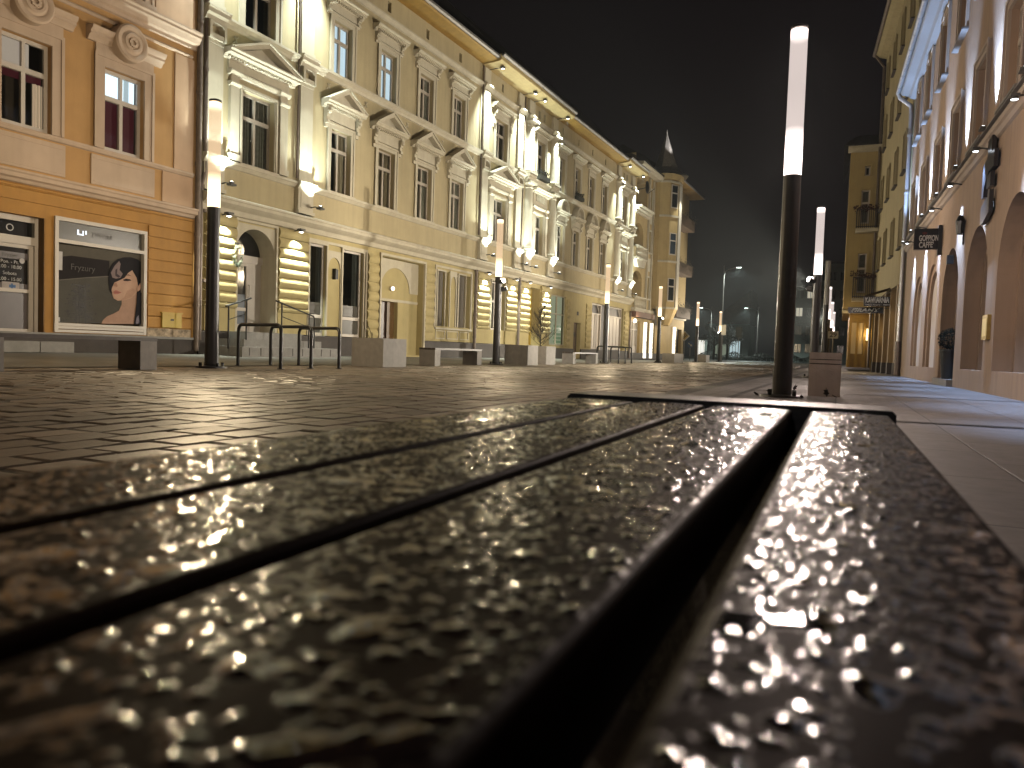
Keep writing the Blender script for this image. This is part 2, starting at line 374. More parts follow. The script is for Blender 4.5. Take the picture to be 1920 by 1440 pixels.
def pediment_mesh(kind, hw, zc, zt, proj, zf, dent=True, whw=None):
    """hood over a window: frieze from zf, cornice at zc, top at zt"""
    mb = MB(); w_ = whw or hw-.22
    mb.fbox(-w_, w_, 0, .07, zf, zc-.02)
    prof = [(0, zc-.08), (.10, zc-.08), (.13, zc-.03), (.16, zc), (proj-.06, zc+.02), (proj-.06, zc+.07), (proj, zc+.11), (proj, zc+.15), (0, zc+.17)]
    mb.sweep(prof, -hw, hw)
    if dent:
        n = int(2*(hw-.1)/.11)
        for i in range(n):
            x = -hw+.12+i*.11; mb.fbox(x, x+.06, .10, .20, zc-.06, zc+.015)
    zb = zc+.165
    if kind == 'tri':
        t = .13
        A, B, C = (-hw+.02, zb), (0, zt), (hw-.02, zb); s = (zt-zb)/hw
        Ai, Bi, Ci = (-hw+.02+t/s*1.05, zb), (0, zt-t*1.12), (hw-.02-t/s*1.05, zb)
        mb.prism([A, Ai, Bi, B], .0, proj-.02); mb.prism([Ci, C, B, Bi], .0, proj-.02)
        mb.prism([(A[0]+.02, zb+.02), A, B, (0, zt+.05)], proj-.02, proj+.03) if False else None
        t2 = .05; A2, B2, C2 = (-hw, zb-.0), (0, zt+.05), (hw, zb)
        mb.prism([A2, (A[0]+.08, zb), (0, zt-.02), B2], .0, proj+.035); mb.prism([(C[0]-.08, zb), C2, B2, (0, zt-.02)], .0, proj+.035)
        mb.prism([(Ai[0]+.02, zb), (Ci[0]-.02, zb), (0, Bi[1]-.01)], 0, .10)
    elif kind == 'seg':
        r = zt-zb; n = 16
        o = [(-r*math.cos(math.pi*i/n), zb+r*math.sin(math.pi*i/n)) for i in range(n+1)]
        ri = r-.1; inn = [(-ri*math.cos(math.pi*i/n), zb+ri*math.sin(math.pi*i/n)) for i in range(n+1)]
        for i in range(n): mb.prism([o[i], inn[i], inn[i+1], o[i+1]], 0, proj-.03)
        mb.prism(list(reversed(inn)), 0, .13)
        for i in range(1, n, 1):
            a = math.pi*i/n; mb.prism([(-.16*math.cos(a-.08), zb+.03+.16*math.sin(a-.08)), (-.16*math.cos(a+.08), zb+.03+.16*math.sin(a+.08)), (-(ri-.05)*math.cos(a+.05), zb+(ri-.05)*math.sin(a+.05)), (-(ri-.05)*math.cos(a-.05), zb+(ri-.05)*math.sin(a-.05))][::-1], .13, .17)
    return mb.mesh('pediment', M_TRIM)
def consoles_mesh(hw, z0, z1, proj):
    mb = MB(); x = 0; h = z1-z0
    for (p, a, b) in ((proj, .72, 1.), (proj*.8, .5, .74), (proj*.55, .25, .52), (proj*.8, .08, .27), (proj*.4, -.12, .1)):
        mb.fbox(x-.075, x+.075, 0, p, z0+h*a, z0+h*b)
    mb.lathe(x, -proj*.9, [(0.001, z0+h*.62), (.07, z0+h*.66), (.09, z0+h*.78), (.06, z0+h*.95), (.001, z0+h*.97)], 10)
    me = mb.mesh('console', M_TRIM); return (me, hw)
def put_consoles(c, wn):
    for sx in (-1, 1): put('console', c[0], wn, (sx*c[1], 0, 0))

def rust_pier(mb, u0, u1, z0, z1, h, p=.08, m=0):
    n = max(1, round((z1-z0)/h)); h = (z1-z0)/n
    for i in range(n):
        a = z0+i*h; b = a+h
        prof = [(0, a+.012)]+[(p+.055*math.sin(math.pi*t), a+.016+(h-.032)*t) for t in (0, .08, .2, .35, .5, .65, .8, .92, 1)]+[(0, b-.012)]
        mb.sweep(prof, u0, u1, m)

def lamp_fixture(root, u, w, z, dirz, power, col, tgt, angle, lens, blend=.6, size=.03, arm=True, lit=True, sc=.85):
    """black floodlight on a bracket (a part of the building) with its glowing lens"""
    mb = MB(); s = -1 if dirz < 0 else 1
    if arm: mb.tube([(0, w-.02, .0), (0, w*.4, .03), (0, 0, -.02*s)], .018, 6)
    na = len(mb.v); mb.box(-.12, .12, -.10, .10, -.05*s-.03, -.05*s+.03)
    mb.tube([(0, 0, -.05*s), (0, 0, .045*s)], .085, 10)
    k0 = 1/sc; mb.v = [(x*sc, y*sc if i >= na else y, zz*sc if i >= na else zz) for i, (x, y, zz) in enumerate(mb.v)]
    f = mb.build('wall_lamp', M_FIX, root, loc=(u, -w, z))
    ml = MB(); ml.lathe(0, 0, [(.001, .062*s*sc), (.05*sc, .058*s*sc), (.078*sc, .046*s*sc)], 10); ml.build('lamp_lens', lens, f)
    if lit: light('SPOT', 'wall_lamp_light', (u, -w, z+.09*s), tgt, power, col, root, angle, blend, size)
    return f

CURTS = [((-1, 1),), ((-1, -.2), (.2, 1)), ((-1, .1), (.4, 1)), ((-1, -.4), (-.1, 1))]
def scroll_bits(mb, us, z):
    for u in us:
        mb.tube([(u-.10, -.03, z-.10), (u-.02, -.04, z-.04), (u+.06, -.03, z-.09), (u, -.04, z+.02), (u-.06, -.03, z+.09), (u+.04, -.04, z+.06), (u+.10, -.03, z+.11)], .016, 5)

UP_Z, UP_W = 4.86, .55
def pilaster_lights(root, c, top=True, up=True, pier=True, pw=.08, k=1., ground_z=4.02):
    if up: lamp_fixture(root, c+.22, UP_W, UP_Z, 1, 800*k, (.88, 1., .93), (c+.02, -.03, 9.2), 100, M_LENS, 1.)
    if top: lamp_fixture(root, c+.1, .78, 13.28, -1, 3000*k, (.88, 1., .94), (c, -.06, 9.8), 60, M_LENS, .9)
    if pier: lamp_fixture(root, c, .36, ground_z, -1, 700*k, (.92, 1., .86), (c, -.02, 2.3), 84, M_LENS, .7)

def shell(mb, u0, u1, z0, z1, depth, m=0, left=True, right=True):
    """the sides and back of a building"""
    if left: mb.poly([(u0,depth,z0),(u0,0,z0),(u0,0,z1),(u0,depth,z1)], m)
    if right: mb.poly([(u1,0,z0),(u1,depth,z0),(u1,depth,z1),(u1,0,z1)], m)
    mb.poly([(u1,depth,z0),(u0,depth,z0),(u0,depth,z1),(u1,depth,z1)], m)

# ---- orange house (left end of the picture)
def orange_house():
    u0 = 2.0; U = lambda u: u-u0
    root = thing('orange_house', 'orange plastered house with a hairdresser shop window, at the left edge', 'house', left_pt(u0, 0, 0), RZL)
    W1 = mat('orange_stucco', (.58, .34, .135), .85, .12, 1.4, .25, 90, streak=.1); W2 = mat('peach_stucco', (.62, .42, .27), .85, .1, 1.4, .25, 90, streak=.12)
    W3 = mat('deep_orange_boards', (.50, .25, .045), .7, .15, 2.5, .2, 60, streak=.1)
    T = mat('peach_trim_paint', (.62, .47, .345), .75, .08, 2, .15, 60, streak=.1)
    wins = [6.4, 8.75, 11.1, 13.45]
    holes = [(U(c)-.54, U(c)+.54, 4.98, 6.92) for c in wins]+[(U(c)-.52, U(c)+.52, 8.82, 10.75) for c in wins]
    holes += [(U(11.72), U(14.1), .58, 3.2, .10), (U(9.2), U(11.5), .3, 3.1, .35)]
    mb = MB(); wall_grid(mb, 0, U(15.62), .5, 12.6, holes, 3.78, 0, 1, .2); shell(mb, 0, U(15.62), 0, 12.6, 9)
    mb.build('wall', [W1, W3], root)
    mb = MB()   # ground-floor boarding: horizontal bands with open grooves
    z = .78
    while z < 3.72:
        zt = min(z+.285, 3.76)
        for a, b in ((U(14.16), U(15.5)), (0, U(9.15))):
            mb.sweep([(0, z+.008), (.035, z+.014), (.04, z+.03), (.04, zt-.03), (.035, zt-.012), (0, zt-.006)], a, b)
        if z >= 3.2: mb.sweep([(0, z+.008), (.035, z+.014), (.04, zt-.03), (0, zt-.006)], U(9.15), U(14.16))
        z += .29
    mb.build('boarding', W3, root)
    mb = MB(); mb.fbox(0, U(15.62), 0, .05, .1, .5); mb.build('plinth', M_PLINTH, root)
    mb = MB(); mb.fbox(0, U(15.6), 0, .10, .5, .56); mb.build('plinth_ledge', M_STONE, root)
    mb = MB(); mb.fbox(U(14.15), U(15.5), 0, .03, .56, .77)
    mb.build('flaking_base', mat('flaking_plaster', (.52, .42, .3), .9, .75, 7, .6, 30), root)
    mb = MB()
    mb.sweep([(0, 3.76), (.06, 3.78), (.10, 3.84), (.16, 3.87), (.16, 3.95), (.19, 3.98), (.19, 4.02), (0, 4.06)], 0, U(15.58))
    mb.build('lower_cornice', T, root)
    mb = MB(); mb.sweep([(0, 4.84), (.05, 4.86), (.09, 4.92), (.09, 4.96), (0, 4.98)], 0, U(15.5)); mb.build('sill_band', T, root)
    mb = MB()
    mb.sweep([(0, 8.22), (.07, 8.24), (.07, 8.32), (.14, 8.36), (.20, 8.46), (.24, 8.50), (.24, 8.56), (.28, 8.60), (.28, 8.65), (0, 8.70)], 0, U(15.56))
    mb.sweep([(0, 7.98), (.03, 7.99), (.05, 8.03), (.03, 8.07), (0, 8.08)], 0, U(15.45))
    mb.build('string_course', T, root)
    mb = MB(); mb.fbox(U(14.55), U(15.5), 0, .03, 4.06, 4.84); mb.fbox(U(14.9), U(15.5), 0, .03, 4.98, 7.95); mb.build('corner_strip', W2, root)
    mb = MB(); mb.fbox(U(14.3), U(15.5), 0, .03, 8.7, 12.2); mb.build('corner_strip', W2, root)
    mb = MB(); mb.sweep([(0, 12.2), (.3, 12.3), (.5, 12.5), (.55, 12.6), (0, 12.62)], 0, U(15.6)); mb.build('eave', T, root)
    mb = MB(); mb.prism([(0, 12.6), (U(15.6), 12.6), (U(15.6), 12.75), (0, 12.75)], -9, .6); mb.build('roof', M_ROOF, root)
    lit_top = emat('lit_white_blind', (.76, .88, 1.), 2.1); maroon = emat('maroon_blind', (.13, .018, .03), .28)
    pale = emat('pale_lit_blind', (.62, .50, .42), .75)
    for i, c in enumerate(wins):
        wn = window(root, U(c), .54, 4.98, 6.92, 6.24, .16, .24, curtain=None, fm=M_WHITE, room=mat('dim_room_wall', (.16, .12, .10), .9, .2, 3), casem=T, csill=False, bar=.085)
        mb = MB(); mb.fbox(-.86, .86, 0, .035, 4.10, 4.80); mb.fbox(-.80, .80, .035, .045, 4.16, 4.2); mb.fbox(-.80, .80, .035, .045, 4.70, 4.74); mb.build('apron_panel', T, wn)
        mb = MB()
        mb.fbox(-.78, .78, 0, .06, 7.16, 7.42)
        mb.sweep([(0, 7.40), (.08, 7.40), (.12, 7.48), (.19, 7.52), (.19, 7.58), (.25, 7.63), (.27, 7.70), (0, 7.74)], -1.0, 1.0)
        r = [(.001, .30), (.05, .30), (.07, .33), (.10, .31), (.14, .31), (.17, .34), (.22, .34), (.25, .30), (.29, .29), (.33, .32), (.40, .32), (.44, .28), (.45, 0)]
        n0 = len(mb.v); mb.lathe(0, 0, r, 28)
        for k in range(n0, len(mb.v)):
            x, y, zz = mb.v[k]; mb.v[k] = (x, -zz, 7.62+y)
        for k in range(8):
            a = k*math.pi/4; mb.box(.085*math.cos(a)-.03, .085*math.cos(a)+.03, -.35, -.3, 7.62+.085*math.sin(a)-.03, 7.62+.085*math.sin(a)+.03)
        mb.build('hood', T, wn, smooth=True)
        if i == 3:
            mb = MB(); mb.fbox(-.46, .46, -.26, -.25, 6.26, 6.86); mb.build('upper_blind', lit_top, wn)
            mb = MB(); mb.fbox(.16, .3, -.249, -.24, 6.26, 6.86); mb.build('blind_fold', emat('lit_grey_fold', (.5, .6, .68), 1.1), wn)
            mb = MB(); mb.fbox(-.46, .46, -.26, -.25, 5.02, 6.2); mb.build('lower_blind', maroon, wn)
        else:
            mb = MB(); mb.fbox(-.46, .2, -.26, -.25, 6.26, 6.86); mb.build('upper_blind', pale, wn)
            mb = MB(); mb.fbox(-.46, .46, -.24, -.23, 6.04, 6.2); mb.build('pelmet', maroon, wn)
            put('curtain', curtain_mesh(.46, 5.05, 6.05, .08, emat('lit_cream_curtain', (.62, .5, .36), .3), ((.45, .95),), i), wn)
        window(root, U(c), .52, 8.82, 10.75, 10.0, .16, .22, fm=M_FRAMEG, casem=T)
    # shop window, built proud of the wall
    sw = MB(); a, b = U(11.72), U(14.1); z0, z1 = .58, 3.2; f = .085
    sw.fbox(a, a+f, -.1, .06, z0, z1); sw.fbox(b-f, b, -.1, .06, z0, z1); sw.fbox(a+f, b-f, -.1, .06, z1-f, z1); sw.fbox(a+f, b-f, -.1, .055, 2.62, 2.70)
    for zz in (.58, .66, .73): sw.fbox(a+f, b-f, -.1, .06-(.73-zz)*.05, zz, zz+.065)
    swf = sw.build('shop_window', M_WHITE, root)
    mb = MB(); mb.fbox(a+f, b-f, -.05, -.045, 2.70, z1-f); mb.build('upper_pane', mat('frosted_grey_pane', (.12, .115, .10), .25, .1, 3), swf)
    # the poster that fills the window
    pw, ph = (b-f)-(a+f), 2.62-.795; px0, pz0 = a+f, .795
    def P(x, y):
        k = (x-572)/876; yt, yb = 288+115*k, 1106+30*k
        return (px0+k*pw, pz0+min(1, max(0, (yb-y)/(yb-yt)))*ph)
    def flat(name, pts, col, dep, par, e=0):
        mbx = MB(); mbx.prism([P(x, y) for x, y in pts][::-1], -.06+dep*.0022, -.058+dep*.0022)
        return mbx.build(name, mat('poster_'+name, tuple(min(1, c*1.15) for c in col), .6, .12, 5, spec=.08), par)
    post = flat('poster', [(572,300),(1448,300),(1448,1112),(572,1112)], (.085, .080, .068), 0, swf)
    flat('dark_band', [(572,440),(720,415),(1110,470),(1110,625),(860,640),(572,668)], (.018, .012, .012), 1, post) if False else None
    layers = [('upper_ground', [(572,300),(1448,300),(1448,480),(1100,468),(720,422),(572,440)], (.10, .09, .072)),
              ('dark_band', [(572,440),(720,422),(1100,468),(1100,622),(860,640),(572,672)], (.016, .012, .012)),
              ('thin_line', [(572,672),(860,640),(1100,622),(1100,630),(860,648),(572,680)], (.16, .15, .13)),
              ('black_hair', [(1090,690),(1092,600),(1105,540),(1135,490),(1190,450),(1250,432),(1330,430),(1400,450),(1446,480),(1446,1112),(1368,1112),(1385,1000),(1400,860),(1300,860),(1130,800),(1105,760)], (.010, .009, .012)),
              ('neck_and_shoulder', [(1235,850),(1232,915),(1205,975),(1150,1005),(1080,1035),(1040,1070),(1018,1112),(1372,1112),(1382,1020),(1398,900),(1400,790),(1330,840)], (.42, .27, .20)),
              ('face', [(1122,760),(1140,700),(1165,660),(1250,610),(1340,555),(1395,640),(1412,720),(1400,790),(1340,845),(1270,868),(1190,874),(1148,852),(1132,812)], (.52, .34, .25)),
              ('cheek', [(1290,770),(1350,745),(1392,770),(1345,835),(1275,862),(1215,868),(1270,830)], (.45, .28, .20)),
              ('fringe', [(1092,690),(1095,600),(1108,535),(1140,485),(1200,446),(1300,430),(1390,450),(1420,600),(1345,562),(1300,590),(1260,640),(1200,668),(1150,690),(1125,745),(1118,800),(1100,760)], (.012, .010, .013)),
              ('hair_shine', [(1112,590),(1150,520),(1200,470),(1215,500),(1205,560),(1240,600),(1215,640),(1170,650),(1130,640)], (.22, .17, .17)),
              ('hair_gap', [(1160,560),(1180,545),(1175,600),(1215,625),(1195,640),(1160,620)], (.06, .045, .05)),
              ('brow', [(1262,618),(1300,605),(1340,625),(1300,615)], (.10, .06, .05)),
              ('eye', [(1238,662),(1275,648),(1318,655),(1335,668),(1290,674),(1255,672)], (.03, .02, .02)),
              ('nose', [(1150,700),(1170,690),(1185,725),(1170,735),(1145,722)], (.38, .22, .16)),
              ('lips', [(1136,785),(1160,766),(1185,772),(1225,790),(1190,806),(1150,808)], (.42, .17, .14)),
              ('lip_line', [(1136,787),(1165,784),(1225,791),(1165,790)], (.2, .07, .06)),
              ('ear', [(1392,775),(1405,730),(1432,690),(1442,720),(1432,760),(1405,780)], (.50, .32, .24)),
              ('hair_tail', [(1400,800),(1412,780),(1446,790),(1446,1112),(1366,1112),(1385,980)], (.014, .012, .018)),
              ('tail_shine', [(1395,1040),(1415,1020),(1425,1090),(1400,1112),(1380,1100)], (.24, .22, .28))]
    for k, (nm, pts, c_) in enumerate(layers): flat(nm, pts, c_, k+1, post)
    rp = random.Random(3); mb = MB(); twig = mat('poster_plant_ink', (.022, .018, .016), .5, 0)
    def bar(x0, y0, x1, y1, t):
        dx, dy = x1-x0, y1-y0; l = math.hypot(dx, dy); nx, ny = -dy/l*t, dx/l*t
        q = [P(x0+nx, y0+ny), P(x1+nx, y1+ny), P(x1-nx, y1-ny), P(x0-nx, y0-ny)]
        mb.poly([(u, .0545, z) for u, z in q])
    for x in (770, 800, 860):
        bar(x, 1112, x-4, 690 if x > 790 else 800, 4)
        for i in range(26):
            y = 720+i*14+rp.random()*10; s = rp.choice((-1, 1)); l = 30+rp.random()*90*(i/26+.3); yy = y+rp.uniform(-30, 10)
            bar(x, y, x+s*l, yy, 1.8)
            for q in range(3): xx = x+s*l*rp.uniform(.5, 1.1); bar(xx, yy+rp.uniform(-14, 14), xx+rp.uniform(-16, 16), yy+rp.uniform(-12, 18), 5)
    mb.build('plant_print', twig, post)
    lg = mat('white_lettering', (.62, .62, .62), .5, 0); lgd = mat('grey_lettering', (.13, .125, .12), .6, 0, spec=.1)
    def letter(s, size, u, z, w_, par, mt=lg, width=None): return put('lettering', text_mesh(s, size, mt, width, extrude=.001), par, (u, -w_, z))
    letter('Fryzury', .20, U(12.45), 2.10, -.036, swf, lgd); letter('FRYZJER', .15, U(12.95), 2.91, -.040, swf, lgd)
    mb = MB(); mb.fbox(U(11.84), U(11.95), -.034, -.03, 2.0, 2.42); mb.fbox(U(11.82), U(11.9), -.034, -.03, .82, .92); mb.build('sticker', mat('white_sticker', (.5, .48, .47), .5, .1, 9), swf)
    mb = MB()
    for (a_, b_, c_, d_) in ((12.30,12.34,2.86,2.98),(12.34,12.46,2.86,2.89),(12.43,12.46,2.89,2.97),(12.5,12.53,2.89,2.98)): mb.fbox(U(a_), U(b_), -.034, -.03, c_, d_)
    mb.build('neon_sign', emat('white_neon_tube', (.8, .88, 1.), 1.2), swf)
    # shop door with opening hours
    dm = MB(); a, b = U(10.45), U(11.42); y0, y1 = -.33, -.25
    dm.fbox(U(9.2), a, y0, y1+.05, .45, 3.1); dm.fbox(b, U(11.5), y0, y1+.05, .45, 3.1); dm.fbox(a, b, y0, y1+.04, 2.98, 3.1); dm.fbox(a, b, y0, y1+.05, 2.48, 2.66)
    dm.fbox(a, a+.1, y0, y1, .45, 2.48); dm.fbox(b-.1, b, y0, y1, .45, 2.48); dm.fbox(a+.1, b-.1, y0, y1, .45, .62); dm.fbox(a+.1, b-.1, y0, y1, 1.42, 1.5); dm.fbox(a+.1, b-.1, y0, y1, 2.4, 2.48)
    door = dm.build('shop_door', M_WHITE, root)
    mb = MB(); mb.fbox(a+.1, b-.1, y0+.02, y0+.025, 1.5, 2.4); mb.fbox(a, b, y0+.02, y0+.025, 2.66, 2.98); mb.build('dark_pane', mat('dark_glass_pane', (.012, .012, .014), .12, 0, spec=.6), door)
    mb = MB(); mb.fbox(a+.1, b-.1, y0+.02, y0+.025, .62, 1.42); mb.fbox(a+.1, b-.1, y0+.03, y0+.034, 2.15, 2.3); mb.fbox(a+.1, b-.1, y0+.03, y0+.034, 1.5, 1.62); mb.build('frosted_pane', mat('frosted_lilac_pane', (.17, .15, .155), .35, .1, 4), door)
    uc = (a+b)/2
    for s, z, sz in (('Pon. - Pt.', 2.08, .105), ('9.00 - 18.00', 1.97, .105), ('Sobota', 1.83, .105), ('9.00 - 15.00', 1.70, .105), ('Fryzjer', 2.225, .12), ('O', 2.82, .22)):
        letter(s, sz, uc, z, y0+.04, door, lg if z < 2.2 or z > 2.5 else lgd)
    mb = MB(); mb.fbox(uc-.17, uc+.2, y0+.045, y0+.05, 1.46, 1.64); mb.fbox(a+.1, a+.2, y0+.045, y0+.05, 1.78, 2.12); nt_ = mb.build('notice', mat('paper_notice', (.5, .46, .45), .7, .1, 9), door)
    mb = MB(); mb.fbox(uc-.02, uc+.12, y0+.052, y0+.054, 1.52, 1.58); mb.fbox(uc+.02, uc+.06, y0+.052, y0+.054, 1.49, 1.61); mb.build('blue_mark', mat('blue_print', (.08, .18, .4), .6, 0), nt_)
    mb = MB(); mb.lathe(0, 0, [(.001, .002), (.06, .002)], 14)
    mb.v = [(x+uc+.24, .25, z_) for x, z_, _ in [(p[0], 2.12+p[1], 0) for p in mb.v]]; mb.build('round_sticker', mat('white_sticker', (.5, .48, .47)), door)
    mb = MB(); mb.fbox(U(11.5), U(11.72), -.3, -.2, .45, 3.1); mb.fbox(U(11.5), U(11.54), -.35, .0, .45, 3.1); mb.build('side_pane', mat('dim_reveal_panel', (.13, .11, .10), .3, .2, 3), root)
    mb = MB()
    for i in range(3): mb.fbox(U(9.6)+i*.78, U(9.6)+i*.78+.76, 0, .45, .12, .36)
    mb.build('door_step', M_STONE, root)
    mb = MB(); mb.fbox(U(9.2), U(11.72), -.35, .04, .3, .45); mb.build('threshold', M_PLINTH, root)
    # gas box and downpipe
    mb = MB(); mb.fbox(U(14.55), U(15.15), 0, .09, .80, 1.17); mb.fbox(U(14.52), U(15.18), .04, .10, 1.17, 1.20)
    for zz in (.85, 1.12):
        for i in range(5): mb.fbox(U(14.63)+i*.105, U(14.63)+i*.105+.025, .09, .094, zz-.012, zz+.012)
    gb = mb.build('gas_box', mat('yellow_meter_box', (.55, .38, .05), .5, .12, 6), root)
    mb = MB(); mb.fbox(U(14.80), U(14.90), .092, .096, .98, 1.03); mb.build('meter_plate', M_PLINTH, gb)
    mb = MB()
    mb.tube([(U(15.62), -.10, 12.4), (U(15.62), -.10, 6.0), (U(15.62), -.10, .2)], .075, 10); mb.tube([(U(15.84), -.09, 13.2), (U(15.84), -.09, 5.1), (U(15.70), -.12, 4.7), (U(15.70), -.12, .5)], .06, 10)
    for zz in (1.4, 3.3, 5.2, 7.1, 9., 10.9): mb.tube([(U(15.62), -.10, zz), (U(15.62), -.10, zz+.09)], .09, 10); mb.tube([(U(15.84), -.09, zz+.7), (U(15.84), -.09, zz+.78)], .075, 10)
    mb.build('downpipe', M_PIPE, root, smooth=True)
    return root
orange_house()

# ---- the long pale yellow house with two pilastered end bays
def eave_parts(root, u0, u1, bays, z=13.45):
    mb = MB(); mb.sweep([(0, z-.04), (.72, z+.02), (.78, z+.06), (.78, z+.16), (0, z+.16)], u0, u1); mb.build('eave', M_OCHRE, root)
    for a, b in bays:
        mb = MB(); mb.sweep([(0, z-.10), (.62, z-.07), (.92, z-.03), (.98, z+.02), (.98, z+.26), (0, z+.26)], a, b); mb.build('bay_eave', mat('cream_eave_boards', (.52, .40, .18), .7, .15, 3), root)
    segs = []; e = u0
    for a, b in sorted(bays): segs += [(e, a, .84, z+.14), (a, b, 1.04, z+.24)]; e = b
    segs.append((e, u1, .84, z+.14)); mb = MB()
    for a, b, w_, zz in segs:
        if b-a < .1: continue
        mb.sweep([(w_-.08, zz+.02), (w_-.06, zz-.06), (w_+.02, zz-.09), (w_+.09, zz-.03), (w_+.10, zz+.05), (w_+.08, zz+.06), (w_+.05, zz)], a, b)
    mb.build('gutter', M_GUTTER, root)
def roof_part(root, u0, u1, z0=13.62, h=4.2, depth=10):
    mb = MB(); n = 0
    k = [(u0, -.8, z0), (u1, -.8, z0), (u1, depth/2, z0+h), (u0, depth/2, z0+h), (u0, depth+.5, z0), (u1, depth+.5, z0)]
    mb.poly([k[0], k[1], k[2], k[3]]); mb.poly([k[3], k[2], k[5], k[4]]); mb.poly([k[0], k[3], k[4]]); mb.poly([k[1], k[5], k[2]]); mb.build('roof', M_ROOF, root)

def house_bands(root, u0, u1, breaks):
    """cornices and courses that run the length of a front, stepping forward round the pilasters"""
    lo = [(0, 4.08), (.06, 4.10), (.10, 4.2), (.12, 4.24), (.22, 4.30), (.30, 4.36), (.30, 4.44), (.33, 4.47), (.33, 4.52), (0, 4.62)]
    mb = MB(); mb.sweep(lo, u0, u1); mb.build('lower_cornice', M_TRIM, root)
    mb = MB(); mb.sweep([(0, 5.40), (.05, 5.42), (.12, 5.50), (.15, 5.52), (.15, 5.59), (0, 5.63)], u0, u1); mb.build('sill_course', M_TRIM, root)
    mb = MB(); mb.sweep([(0, 9.26), (.05, 9.28), (.08, 9.35), (.15, 9.40), (.18, 9.42), (.18, 9.49), (0, 9.53)], u0, u1); mb.build('string_course', M_TRIM, root)
    mb = MB(); mb.sweep([(0, 12.36), (.06, 12.38), (.10, 12.46), (.15, 12.5), (.15, 12.56), (0, 12.6)], u0, u1); mb.build('attic_band', M_TRIM, root)
    for c, hw in breaks:
        mb = MB()
        mb.fbox(c-hw-.05, c+hw+.05, 0, .14, 4.62, 5.40); mb.fbox(c-hw-.08, c+hw+.08, 0, .19, 4.62, 4.72); mb.fbox(c-hw+.06, c+hw-.06, .14, .155, 4.80, 5.3)
        mb.sweep([(0, 5.36), (.16, 5.38), (.20, 5.46), (.27, 5.52), (.27, 5.61), (0, 5.64)], c-hw-.09, c+hw+.09)
        mb.build('pedestal', M_TRIM, root)
        mb = MB(); mb.sweep([(0, 9.18), (.16, 9.20), (.20, 9.30), (.27, 9.36), (.27, 9.47), (.31, 9.50), (.31, 9.54), (0, 9.58)], c-hw-.09, c+hw+.09)
        mb.sweep([(0, 12.32), (.14, 12.33), (.22, 12.44), (.27, 12.5), (.27, 12.57), (0, 12.61)], c-hw-.06, c+hw+.06); mb.build('string_break', M_TRIM, root)

def flat_pilaster(root, c, hw=.29):
    mb = MB()
    mb.fbox(c-hw-.03, c+hw+.03, 0, .13, 5.64, 5.84); mb.fbox(c-hw, c+hw, 0, .10, 5.84, 8.62)
    # bracket capital with a rounded hollow
    mb.prism([(c-hw-.02, 8.62), (c+hw+.02, 8.62), (c+hw+.02, 8.72), (c-hw-.02, 8.72)], 0, .12)
    mb.prism([(c-hw+.05, 8.72), (c+hw-.05, 8.72), (c+hw-.09, 8.86), (c-hw+.09, 8.86)], .0, .2)
    mb.fbox(c-hw, c-hw+.08, 0, .22, 8.72, 9.18); mb.fbox(c+hw-.08, c+hw, 0, .22, 8.72, 9.18); mb.prism([(c-hw+.08, 9.05), (c-hw+.16, 9.13), (c+hw-.16, 9.13), (c+hw-.08, 9.05), (c+hw-.08, 9.18), (c-hw+.08, 9.18)], 0, .21)
    mb.build('pilaster', M_TRIM, root)
    mb = MB(); mb.fbox(c-hw-.03, c+hw+.03, 0, .13, 9.58, 9.72); mb.fbox(c-hw, c+hw, 0, .10, 9.72, 12.32); mb.fbox(c-hw, c+hw, 0, .10, 12.61, 13.3); mb.build('pilaster', M_TRIM, root)
def round_column(root, c, r=.33):
    for z0, z1 in ((5.64, 9.18), (9.58, 12.32)):
        mb = MB(); h = z1-z0
        mb.fbox(c-r-.08, c+r+.08, 0, r+.04, z0, z0+.10)
        mb.lathe(c, 0.02, [(r+.05, z0+.10), (r+.06, z0+.16), (r+.01, z0+.22), (r, z0+.26), (r*.96, z0+h*.5), (r*.88, z1-.34), (r*.88+.03, z1-.31), (r*.88, z1-.28), (r*.9, z1-.2), (r+.05, z1-.10)], 18, math.pi, 2*math.pi)
        mb.fbox(c-r-.07, c+r+.07, 0, r+.05, z1-.10, z1)
        mb.build('half_column', M_TRIM, root, smooth=True)
    mb = MB(); mb.fbox(c-r, c+r, 0, .14, 12.61, 13.3); mb.build('attic_pier', M_TRIM, root)

def bay_window_hood(root, u, wn, key='bay', round_top=False):
    def side():
        mb = MB()
        for sx in (-1, 1):
            x = sx*.98
            mb.fbox(x-.2, x+.2, 0, .13, 5.64, 5.82); mb.fbox(x-.16, x+.16, 0, .10, 5.82, 7.72); mb.sweep([(0, 7.70), (.12, 7.72), (.16, 7.78), (.16, 7.82), (0, 7.84)], x-.19, x+.19)
            mb.fbox(x-.15, x+.15, 0, .09, 7.84, 8.02); mb.sweep([(0, 8.0), (.13, 8.02), (.18, 8.10), (.18, 8.15), (0, 8.18)], x-.22, x+.22)
        mb.sweep([(0, 8.0), (.10, 8.02), (.13, 8.10), (.13, 8.14), (0, 8.17)], -.76, .76)
        return mb.mesh('side_pilasters', M_TRIM)
    put('side_pilasters', cached(('sidep', key), side), wn)
    put('pediment', cached(('ped', key), lambda: pediment_mesh('tri', 1.42, 8.50, 9.22 if not round_top else 8.95, .42, 8.18)), wn)

